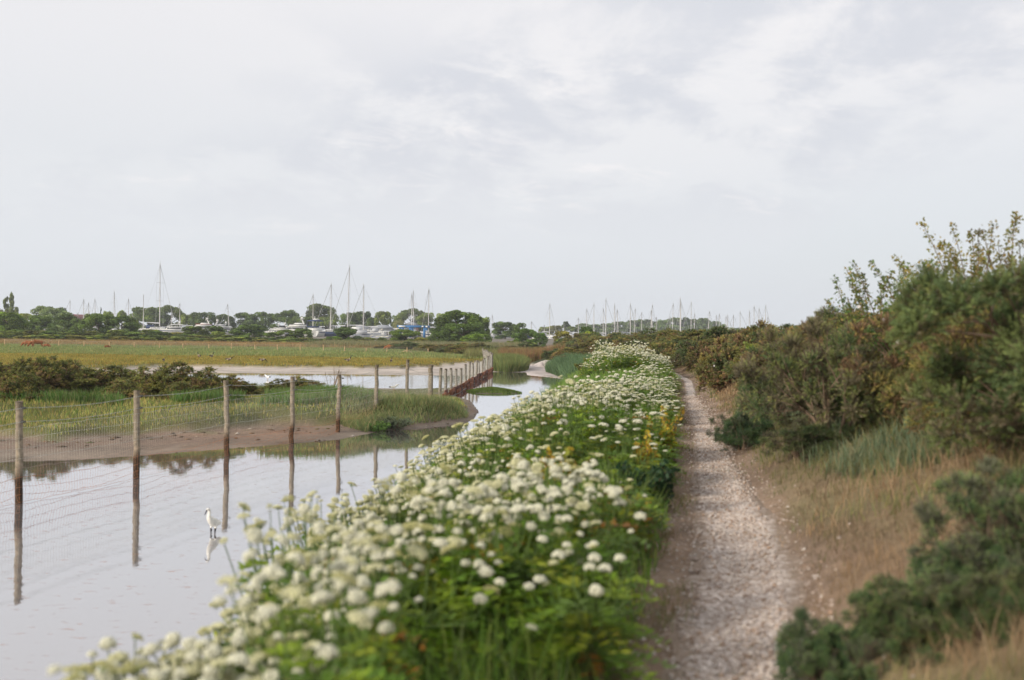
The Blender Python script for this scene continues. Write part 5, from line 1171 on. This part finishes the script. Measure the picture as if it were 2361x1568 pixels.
# zoomed plan: 5.9 px per source px from source (1400, 1240)
def z7(cx, cy): return (1400 + cx / 5.9025) / 1.7349, (1240 + cy / 5.9) / 1.7349
Yb = 308
def L7(cx, cy, Y=Yb): d = z7(cx, cy); return P(d[0], d[1], Y)
o = empty('clubhouse', (L7(760, 600)[0], Yb, .45)); OC = np.array(o.location)
a, b = L7(440, 435) - OC, L7(985, 435) - OC; g = L7(700, 350) - OC
mb = MB(); w = b[0] - a[0]; cx = (a[0] + b[0]) / 2; mb.box((cx, 5, a[2] / 2), (w, 8, a[2])); e0, e1 = L7(830, 425) - OC, L7(1275, 500) - OC
mb.box(((e0[0] + e1[0]) / 2, 5.5, e0[2] / 2), (e1[0] - e0[0], 7, e0[2])); wall = mb.build('wall', [GREYW], o)
mb = MB(); hip(mb, cx, 5, a[2], w, 8.2, g[2] - a[2], 2.2); mb.build('roof', [SLATE], o)
mb = MB(); e2 = L7(1060, 430) - OC; mb.box(((e2[0] + e1[0]) / 2, 1.9, (e2[2] + e1[2]) / 2), (e1[0] - e2[0], .2, e2[2] - e1[2])); mb.build('pale_gable', [PALEW], o)
for q in (590, 720): mb = MB(); s = L7(q, 440) - OC; s2 = L7(q + 55, 480) - OC; mb.box(((s[0] + s2[0]) / 2, .86, (s[2] + s2[2]) / 2), (s2[0] - s[0], .2, s[2] - s2[2])); mb.build('pale_panel', [PALEW], o)
# glazed front: white frames and dark panes
s0, s1 = L7(640, 510) - OC, L7(1050, 605) - OC; wn = MB()
wn.box(((s0[0] + s1[0]) / 2, .4, s0[2]), (s1[0] - s0[0], .24, .2)); wn.box(((s0[0] + s1[0]) / 2, .4, s1[2]), (s1[0] - s0[0], .24, .16))
for q in (640, 690, 735, 785, 835, 905, 975, 1045): p = L7(q, 510) - OC; wn.box((p[0], .37, (s0[2] + s1[2]) / 2), (.16, .26, s0[2] - s1[2]))
wf = wn.build('window_frame', [WFR], o)
mb = MB(); mb.box(((s0[0] + s1[0]) / 2, .47, (s0[2] + s1[2]) / 2), (s1[0] - s0[0] - .1, .08, s0[2] - s1[2] - .1)); mb.build('pane', [plain('bronze_glass', (.16, .15, .14), .2, noise=.3, scale=1.5)], wf)
mb = MB(); q0, q1 = L7(445, 488) - OC, L7(590, 515) - OC; mb.box(((q0[0] + q1[0]) / 2, .5, (q0[2] + q1[2]) / 2), (q1[0] - q0[0], .9, q0[2] - q1[2])); mb.build('awning', [NAVYC], o)
mb = MB(); q0, q1 = L7(498, 446) - OC, L7(571, 478) - OC; mb.box(((q0[0] + q1[0]) / 2, .85, (q0[2] + q1[2]) / 2), (q1[0] - q0[0], .1, q0[2] - q1[2])); sg = mb.build('sign', [NAVYC], o)
mb = MB(); sx_, sz_ = (q0[0] + q1[0]) / 2, (q0[2] + q1[2]) / 2
for i, (u_, v_, ww_, hh_) in enumerate([(-.28, -.02, .05, .05), (-.12, .03, .05, .09), (-.05, .02, .05, .06), (.04, .03, .05, .09), (.12, .02, .05, .06), (.20, .02, .05, .06), (-.02, -.09, .22, .03)]): mb.box((sx_ + u_ * 1.05, .78, sz_ + v_ * 1.1), (ww_ * 1.3, .04, hh_ * 1.4))
mb.build('sign_lettering', [WFR], sg)
mb = MB(); q0, q1 = L7(845, 440) - OC, L7(985, 450) - OC; mb.box(((q0[0] + q1[0]) / 2, 1.9, q0[2]), (q1[0] - q0[0], .3, .12)); mb.build('vent_slot', [SHED], o)
tag(o, 'grey hip roofed clubhouse with white framed windows and a small navy sign', 'building')
o = empty('yard_shed', (L7(800, 640, 262)[0], 262, .3)); OC = np.array(o.location); a, b = L7(560, 605, 268) - OC, L7(975, 605, 268) - OC; f = L7(560, 672, 259) - OC
mb = MB(); mb.box(((a[0] + b[0]) / 2, 2, f[2] / 2 - .05), (b[0] - a[0] - .5, 8, f[2] - .1)); mb.build('wall', [SHED], o)
mb = MB(); V = [[a[0], -3, f[2]], [b[0], -3, f[2]], [b[0], 6, a[2]], [a[0], 6, a[2]]]; V2 = [[v[0], v[1], v[2] + .12] for v in V]; mb.add(V + V2, [[3, 2, 1, 0], [4, 5, 6, 7], [0, 1, 5, 4], [1, 2, 6, 5], [2, 3, 7, 6], [3, 0, 4, 7]]); rf = mb.build('roof', [SLATE], o)
for i, t in enumerate((.28, .55, .82)):
    mb = MB(); x0 = a[0] + (b[0] - a[0]) * t; sl = (a[2] - f[2]) / 9; mb.add([[x0 - .5, 0, f[2] + 3 * sl + .14], [x0 + .3, 0, f[2] + 3 * sl + .14], [x0 + .8, 3.6, f[2] + 6.6 * sl + .14], [x0, 3.6, f[2] + 6.6 * sl + .14]], [[0, 1, 2, 3]]); mb.build('skylight', [SKYL], rf)
tag(o, 'low grey shed with pale yellow skylights in its sloping roof', 'building')
def hip_house(name, lab, c0, c1, cr, Y, wallm, depth=8, rr=.3, z0=.45):
    a, b, t = L7(*c0, Y), L7(*c1, Y), L7(*cr, Y); o = empty(name, ((a[0] + b[0]) / 2, Y + depth / 2, z0)); w = b[0] - a[0]
    mb = MB(); mb.box((0, 0, (a[2] - z0) / 2), (w, depth, a[2] - z0)); mb.build('wall', [wallm], o); mb = MB(); hip(mb, 0, 0, a[2] - z0, w, depth, t[2] - a[2], w * rr); mb.build('roof', [SLATE], o)
    
    for x in (-w * .3, 0, w * .3): mb = MB(); mb.box((x, -depth / 2 - .02, (a[2] - z0) * .62), (.8, .1, .9)); mb.build('window', [GLASSD], o)
    tag(o, lab, 'building')
hip_house('boat_store', 'grey corrugated hip roofed store behind the racing yacht', (30, 450), (430, 450), (250, 362), 318, GREYW)
hip_house('brick_house', 'small brick house with a grey hipped roof behind the blue hoist', (1258, 350), (1575, 350), (1420, 285), 335, BRICK)
o = empty('flat_roof_building', (L7(1180, 500, 325)[0] + 1, 330, .45)); a = L7(1100, 430, 325); mb = MB(); mb.box((0, 0, (a[2] - .45) / 2), (6, 6, a[2] - .45)); mb.build('wall', [PALEW], o); mb = MB(); mb.box((0, 0, a[2] - .45 + .1), (6.4, 6.4, .2)); mb.build('roof', [SLATE], o); tag(o, 'pale flat roofed building end between clubhouse and blue hoist', 'building')
# red gable far left
g0 = P(185, 730, 340); o = empty('gabled_barn', (g0[0], 340, .5)); zt = P(185, 726.5, 340)[2] - .5; mb = MB(); mb.box((0, 0, (zt - 1.2) / 2), (6, 10, zt - 1.2)); mb.build('wall', [BRICK], o)
mb = MB(); q = zt - 1.3; V = [[-3.4, -5.3, q - .4], [0, -5.3, zt + .2], [3.4, -5.3, q - .4], [-3.4, 5.3, q - .4], [0, 5.3, zt + .2], [3.4, 5.3, q - .4]]; mb.add(V, [[0, 1, 4, 3], [1, 2, 5, 4], [0, 2, 1], [3, 4, 5], [0, 3, 5, 2]]); mb.build('roof', [plain('maroon_roof', (.20, .08, .08), .8)], o); tag(o, 'maroon gabled roof peeping over the trees left of the masts', 'building')
# blue travelling hoist
o = empty('boat_hoist', (L7(1480, 500, 288)[0], 288, .45)); OC = np.array(o.location); a, b = L7(1115, 385, 288) - OC, L7(1885, 395, 288) - OC; hh = .62
be = MB(); be.box(((a[0] + b[0]) / 2, 0, a[2]), (b[0] - a[0], .7, hh)); be.build('beam', [BLUE], o); be = MB(); be.box(((a[0] + b[0]) / 2, 7, a[2]), (b[0] - a[0] - 1, .7, hh)); be.build('beam', [BLUE], o)
for q in (1185, 1420, 1757):
    for yy in (0, 7):
        p = L7(q, 385, 288) - OC; mb = MB(); mb.box((p[0], yy, (a[2] - hh / 2) / 2), (.62, .6, a[2] - hh / 2)); mb.build('leg', [BLUE], o)
for q in (1185, 1757): mb = MB(); p = L7(q, 385, 288) - OC; mb.box((p[0], 3.5, a[2]), (.5, 6.28, .5)); mb.build('cross_beam', [BLUE], o)
for q0, q1 in ((1150, 1308), (1695, 1742), (1790, 1838)): mb = MB(); p0, p1 = L7(q0, 385, 288) - OC, L7(q1, 385, 288) - OC; mb.box(((p0[0] + p1[0]) / 2, -.37, a[2]), (p1[0] - p0[0], .04, .4)); mb.build('white_panel', [WFR], o)
tag(o, 'blue travelling boat hoist with white panels on its beam', 'boat hoist')
mb = MB(); mb.tube([[0, 0, 0], [0, 0, 7.2]], .07, 6); mb.box((0, 0, 7.3), (.3, .5, .25)); p = L7(652, 165, 330); k = mb.build('lamp_post', [ALU], None, False, (p[0], 330, p[2] - 7.4)); tag(k, 'thin pale lamp post rising behind the clubhouse roof', 'lamp post')
# ------------------------------------------------------------------ animals: one skinned body each
def skinned(verts, edges, radii, root=0, sub=2):
    me = bpy.data.meshes.new('body'); me.from_pydata(verts, edges, [])
    o = bpy.data.objects.new('body', me); COL.objects.link(o)
    m = o.modifiers.new('Skin', 'SKIN'); m.use_smooth_shade = True; m.branch_smoothing = .4
    sv = me.skin_vertices[0].data
    for i, r in enumerate(radii): sv[i].radius = (r, r) if np.isscalar(r) else r; sv[i].use_root = i == root
    s = o.modifiers.new('Sub', 'SUBSURF'); s.levels = sub; s.render_levels = sub
    dg = bpy.context.evaluated_depsgraph_get(); dg.update()
    out = bpy.data.meshes.new_from_object(o.evaluated_get(dg)); bpy.data.objects.remove(o); bpy.data.meshes.remove(me)
    return out
def paint(me, f, mat, name):
    me.name = name; me.materials.clear(); me.materials.append(mat)
    v = np.empty(len(me.vertices) * 3, np.float32); me.vertices.foreach_get('co', v); C = f(v.reshape(-1, 3))
    at = me.color_attributes.get('Col') or me.color_attributes.new('Col', 'FLOAT_COLOR', 'POINT'); c4 = np.ones((len(C), 4), np.float32); c4[:, :3] = C; at.data.foreach_set('color', c4.ravel())
    return me
COAT = leafy('animal_coat', 0, .85, .15, .18, 9.0)
def cow_mesh(seed, graze=True):
    hz, hx = (.32, 1.42) if graze else (1.45, 1.35)
    v = [(-.75, 0, 1.12), (-.35, 0, 1.02), (.15, 0, .98), (.62, 0, 1.10), (.95, 0, 1.0 if graze else 1.25), (1.18, 0, .68 if graze else 1.4), (hx - .1, 0, hz + .14), (hx + .06, 0, hz - .10)]
    e = [(i, i + 1) for i in range(7)]; rad = [(.26, .30), (.36, .36), (.38, .40), (.30, .36), (.19, .25), (.14, .19), (.13, .15), (.07, .09)]
    def leg(x, y, root, hind):
        n = len(v)
        pts = [(x, y, .78), (x + (.10 if hind else 0), y, .60), (x + (-.10 if hind else .02), y, .40), (x - (.03 if hind else 0), y, .12), (x + .03, y, 0)]
        v.extend(pts); e.append((root, n)); e.extend((n + i, n + i + 1) for i in range(4)); rad.extend([(.16, .13), .10, .065, .05, .065])
    leg(-.72, .18, 0, True); leg(-.62, -.18, 0, True); leg(.58, .17, 3, False); leg(.68, -.17, 3, False)
    n = len(v); v.extend([(-1.0, 0, 1.15), (-1.05, 0, .8), (-1.03, .02, .45)]); e.extend([(0, n), (n, n + 1), (n + 1, n + 2)]); rad.extend([.05, .03, .05])
    for s in (1, -1): n = len(v); v.append((hx - .14, s * .20, hz + .22)); e.append((6, n)); rad.append(.04)
    me = skinned(v, e, rad, 2)
    def col(p):
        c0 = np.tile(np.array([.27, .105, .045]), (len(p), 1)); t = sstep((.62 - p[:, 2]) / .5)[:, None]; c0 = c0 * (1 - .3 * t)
        c0[(p[:, 0] < -.85)] = (.34, .20, .12); return c0
    return paint(me, col, COAT, 'cow')
CW = cow_mesh(1)
def cow(dx, dyfoot, Y, yaw, s, label, sink=0, tint=(1, 1, 1)):
    p = P(dx, dyfoot, Y); o = link('cow', CW, None, (p[0], Y, ground_z(p[0], Y) - sink)); o.rotation_euler = (0, 0, yaw); o.scale = (s, s, s); o.color = (*tint, 1); tag(o, label, 'cow', 'brown cattle grazing in the pasture')
cow(86, 803, 107, R(205), .66, 'largest brown cow, standing side on and grazing'); cow(66, 801, 110, R(180), .62, 'brown cow partly behind the fence post, head down at the left', .08)
cow(107, 803, 106, R(-12), .40, 'small brown calf grazing right of the largest cow', .05, (.8, .8, .8)); cow(247, 805, 108, R(0), .34, 'lone dark brown calf beside a fence post', .04, (.6, .6, .6)); cow(900, 814, 119, R(175), .62, 'red brown cow by the fence at the right end of the pasture', .2, (1, .9, .8))
def goose_mesh(pose):
    nk = {'up': [(.20, 0, .52), (.27, 0, .66), (.29, 0, .80), (.40, 0, .80)], 'feed': [(.28, 0, .42), (.42, 0, .30), (.50, 0, .16), (.58, 0, .08)], 'walk': [(.24, 0, .48), (.38, 0, .56), (.48, 0, .64), (.60, 0, .63)]}[pose]
    v = [(-.42, 0, .40), (-.26, 0, .40), (-.02, 0, .37), (.17, 0, .42)] + nk + [(nk[-1][0] + .05, 0, nk[-1][2] - .01)]
    e = [(i, i + 1) for i in range(8)]; rad = [(.03, .06), (.10, .09), (.155, .15), (.11, .12), .055, .036, .034, .042, .014]
    for s, dx in ((1, .02), (-1, -.05)): n = len(v); v.extend([(dx, s * .08, .24), (dx - .01, s * .08, .1), (dx + .01, s * .08, .01), (dx + .09, s * .08, .008)]); e.extend([(2, n), (n, n + 1), (n + 1, n + 2), (n + 2, n + 3)]); rad.extend([.035, .014, .014, .018])
    me = skinned(v, e, rad, 2); hd = np.array(nk[-1])
    def col(p):
        C = np.tile(np.array([.17, .125, .085]), (len(p), 1)); C[(p[:, 0] > .10) & (p[:, 2] > .28)] = (.42, .36, .28); C[p[:, 0] < -.27] = (.06, .05, .045); C[(p[:, 2] < .33) & (p[:, 0] < -.12)] = (.6, .57, .52)
        nk0 = np.array(nk[0]); s = ((p - nk0) @ unit(hd - np.array([.17, 0, .42]))) > -.02; s &= (p[:, 0] > .15); C[s] = (.012, .012, .014)
        C[(np.linalg.norm(p - (hd + [-.04, 0, -.03]), axis=1) < .042)] = (.75, .73, .7); C[p[:, 2] < .2] = (.02, .02, .02) if pose != 'feed' else (.02, .02, .02); return C
    return paint(me, col, COAT, 'goose')
GM = {k: goose_mesh(k) for k in ('up', 'feed', 'walk')}
def goose(dx, dyf, z, yaw, pose, label, s=.62):
    p = G(dx, dyf, z); o = link('goose', GM[pose], None, (p[0], p[1], ground_z(p[0], p[1]) - .02)); o.rotation_euler = (0, 0, yaw); o.scale = (s,) * 3; tag(o, label, 'goose', 'geese on the saltmarsh')
goose(377, 837, .3, R(95), 'feed', 'goose seen from behind, feeding at the left end of the golden marsh'); goose(459, 828, .3, R(140), 'up', 'goose with raised neck, farthest back on the golden marsh'); goose(488, 828, .3, R(60), 'up', 'goose showing little but its dark upright neck'); goose(528, 836, .3, R(0), 'walk', 'goose walking right in front of the golden marsh edge'); goose(605, 838, .3, R(0), 'feed', 'goose with its head down at the marsh edge')
goose(803, 838, .3, R(15), 'up', 'goose standing tall with a black neck in mid marsh', .66); goose(902, 838, .3, R(80), 'up', 'goose facing away at the right of the flock', .62)
# little egret wading in the foreground
v = [(-.28, 0, .30), (-.14, 0, .34), (.02, 0, .40), (.13, 0, .46), (.19, 0, .55), (.16, 0, .63), (.17, 0, .70), (.235, 0, .715), (.26, 0, .69)]
e = [(i, i + 1) for i in range(8)]; rad = [(.022, .04), (.075, .08), (.115, .12), (.085, .10), .038, .028, .028, .034, .014]
n = len(v); v.append((.34, 0, .60)); e.append((8, n)); rad.append(.006)
for s in (1, -1): n = len(v); v.extend([(.0, s * .04, .27), (.02, s * .04, .15), (.0, s * .04, .02), (0, s * .04, -.06)]); e.extend([(2, n), (n, n + 1), (n + 1, n + 2), (n + 2, n + 3)]); rad.extend([.03, .011, .010, .010])
def ecol(p):
    C = np.tile(np.array([.80, .78, .72]), (len(p), 1)); C[p[:, 2] < .245] = (.035, .03, .03); C[(p[:, 0] > .262) & (p[:, 2] < .72)] = (.04, .035, .035); return C
EG = paint(skinned(v, e, rad, 2), ecol, COAT, 'egret')
p = G(492, 1229, 0); o = link('egret', EG, None, (p[0], p[1], -.075)); o.rotation_euler = (0, 0, R(-104)); o.scale = (.64, .72, .58); tag(o, 'white egret wading alone in the still water beside the third post', 'egret')
# gulls
v = [(-.24, 0, .17), (-.1, 0, .17), (.05, 0, .18), (.14, 0, .23), (.19, 0, .28), (.25, 0, .275)]; e = [(i, i + 1) for i in range(5)]; rad = [(.012, .03), (.055, .06), (.075, .075), (.05, .05), .042, .012]
for s in (1, -1): n = len(v); v.extend([(.0, s * .035, .10), (0, s * .035, .005)]); e.extend([(2, n), (n, n + 1)]); rad.extend([.012, .009])
def gcol(p):
    C = np.tile(np.array([.78, .77, .75]), (len(p), 1)); C[(p[:, 0] < -.17)] = (.03, .03, .03); C[(p[:, 0] < .05) & (p[:, 2] > .205)] = (.42, .44, .47); C[p[:, 0] > .225] = (.5, .3, .05); C[p[:, 2] < .09] = (.4, .25, .1); return C
GU = paint(skinned(v, e, rad, 2), gcol, COAT, 'gull')
for dx, dy, yaw, lb in [(908, 905, R(20), 'white gull on the mud behind the wire fence hummock'), (617, 874, R(150), 'white gull floating on the lagoon behind the dark gorse'), (1307, 861, R(200), 'white gull on the pale mud by the green reeds')]:
    p = G(dx, dy, .03); o = link('gull', GU, None, (p[0], p[1], max(0, ground_z(p[0], p[1])) - .005)); o.rotation_euler = (0, 0, yaw); o.scale = (.9,) * 3; tag(o, lb, 'gull')

# ------------------------------------------------------------------ air, light, sky, camera
hz = MB(); hz.box((0, 700, 26), (1960, 1580, 58))
def haze_mat():
    m, nt, N, L = new_mat('thin_evening_haze'); o = N.new('ShaderNodeOutputMaterial'); v = N.new('ShaderNodeVolumePrincipled')
    v.inputs['Color'].default_value = (.86, .91, 1, 1); v.inputs['Density'].default_value = .00032; v.inputs['Anisotropy'].default_value = 0.2
    L.new(v.outputs[0], o.inputs['Volume']); return m
h = hz.build('haze', [haze_mat()]); tag(h, kind='stuff')

SUN_EL, SUN_AZ = R(24), R(232)               # azimuth clockwise from +Y: behind and to the left of the camera
sd = bpy.data.lights.new('sun', 'SUN'); sd.energy = 3.1; sd.angle = R(10); sd.color = (1, .90, .76)
so = bpy.data.objects.new('sun', sd); COL.objects.link(so)
dirv = Vector((math.sin(SUN_AZ) * math.cos(SUN_EL), math.cos(SUN_AZ) * math.cos(SUN_EL), math.sin(SUN_EL)))
so.rotation_euler = dirv.to_track_quat('Z', 'Y').to_euler(); so.location = (-20, -20, 40)

w = bpy.data.worlds.new('World'); sc.world = w; w.use_nodes = True
nt = w.node_tree; N, L = nt.nodes, nt.links; N.clear()
out = N.new('ShaderNodeOutputWorld'); bg = N.new('ShaderNodeBackground'); bg.inputs['Strength'].default_value = 0.1
sky = N.new('ShaderNodeTexSky'); sky.sky_type = 'NISHITA'; sky.sun_disc = False; sky.sun_elevation = SUN_EL; sky.sun_rotation = SUN_AZ; sky.air_density = 1.0; sky.dust_density = 1.5
tc = N.new('ShaderNodeTexCoord'); sp = N.new('ShaderNodeSeparateXYZ'); L.new(tc.outputs['Generated'], sp.inputs[0])
def math_(op, a, b=None, cl=False):
    n = N.new('ShaderNodeMath'); n.operation = op; n.use_clamp = cl
    for i, x in enumerate((a, b)):
        if x is None: continue
        if isinstance(x, (int, float)): n.inputs[i].default_value = x
        else: L.new(x, n.inputs[i])
    return n.outputs[0]
zc = math_('MAXIMUM', sp.outputs['Z'], 0.0); den = math_('ADD', zc, 0.30)
px_, py_ = math_('DIVIDE', sp.outputs['X'], den), math_('DIVIDE', sp.outputs['Y'], den)
cb = N.new('ShaderNodeCombineXYZ'); L.new(px_, cb.inputs[0]); L.new(py_, cb.inputs[1]); cb.inputs[2].default_value = 3.7
def noise_(vec, scale, detail, rough, dist=0.0, ms=(1, 1, 1), loc=(0, 0, 0)):
    mp = N.new('ShaderNodeMapping'); mp.inputs['Scale'].default_value = ms; mp.inputs['Location'].default_value = loc; L.new(vec, mp.inputs['Vector'])
    n = N.new('ShaderNodeTexNoise'); n.inputs['Scale'].default_value = scale; n.inputs['Detail'].default_value = detail; n.inputs['Roughness'].default_value = rough; n.inputs['Distortion'].default_value = dist
    L.new(mp.outputs[0], n.inputs['Vector']); return n.outputs['Fac']
def ramp(v, a, b):
    n = N.new('ShaderNodeMapRange'); n.interpolation_type = 'SMOOTHSTEP'; n.inputs['From Min'].default_value = a; n.inputs['From Max'].default_value = b; L.new(v, n.inputs['Value']); return n.outputs[0]
def mix_(f, a, b):
    n = N.new('ShaderNodeMix'); n.data_type = 'RGBA'; L.new(f, n.inputs['Factor']) if not isinstance(f, float) else setattr(n.inputs['Factor'], 'default_value', f)
    for s, x in ((6, a), (7, b)):
        if isinstance(x, tuple): n.inputs[s].default_value = (*x, 1)
        else: L.new(x, n.inputs[s])
    return n.outputs[2]
big = noise_(cb.outputs[0], .75, 3, .5, .3, (1, 1, 1), (2.3, .4, 0))
lump = noise_(cb.outputs[0], 3.0, 7, .62, .25, (1.15, 1.0, 1), (.4, 5.1, 0))
wisp = noise_(cb.outputs[0], 6.0, 8, .66, .5, (.8, 1.2, 1), (7, 1, 0))
high = (7.75, 7.62, 7.72); low = (6.35, 6.65, 7.0); grey = (6.05, 6.2, 6.65); lit = (7.9, 7.75, 7.82)
el = ramp(sp.outputs['Z'], .0, .34)
base = mix_(el, low, high)
g_amt = math_('MULTIPLY', math_('MULTIPLY', ramp(lump, .40, .58), ramp(big, .33, .52)), ramp(sp.outputs['Z'], .06, .2))
c1 = mix_(math_('MULTIPLY', g_amt, 1.0), base, grey)
l_amt = math_('MULTIPLY', math_('MULTIPLY', ramp(wisp, .54, .72), ramp(big, .38, .55)), ramp(sp.outputs['Z'], .05, .18))
c2 = mix_(math_('MULTIPLY', l_amt, .9), c1, lit)
fin = mix_(math_('MULTIPLY', ramp(big, .62, .3), .10), c2, sky.outputs[0])
L.new(fin, bg.inputs['Color']); L.new(bg.outputs[0], out.inputs['Surface'])

cd = bpy.data.cameras.new('camera'); cam = bpy.data.objects.new('camera', cd); COL.objects.link(cam); sc.camera = cam
cd.sensor_width = 36; cd.lens = FPX / 1024 * 36; cd.clip_end = 4000; cd.clip_start = .05
cam.matrix_world = Matrix(((RT[0], UP[0], -FW[0], CAM[0]), (RT[1], UP[1], -FW[1], CAM[1]), (RT[2], UP[2], -FW[2], CAM[2]), (0, 0, 0, 1)))
cd.dof.use_dof = True; cd.dof.focus_distance = 90; cd.dof.aperture_fstop = 1.45
sc.render.engine = 'CYCLES'
cy = sc.cycles; cy.max_bounces = 6; cy.diffuse_bounces = 3; cy.glossy_bounces = 3; cy.transmission_bounces = 3; cy.volume_bounces = 1; cy.use_denoising = True; cy.use_adaptive_sampling = True; cy.adaptive_threshold = .02
cy.sample_clamp_indirect = 6
sc.view_settings.view_transform = 'Standard'; sc.view_settings.look = 'None'; sc.view_settings.exposure = 0.27; sc.view_settings.gamma = 1
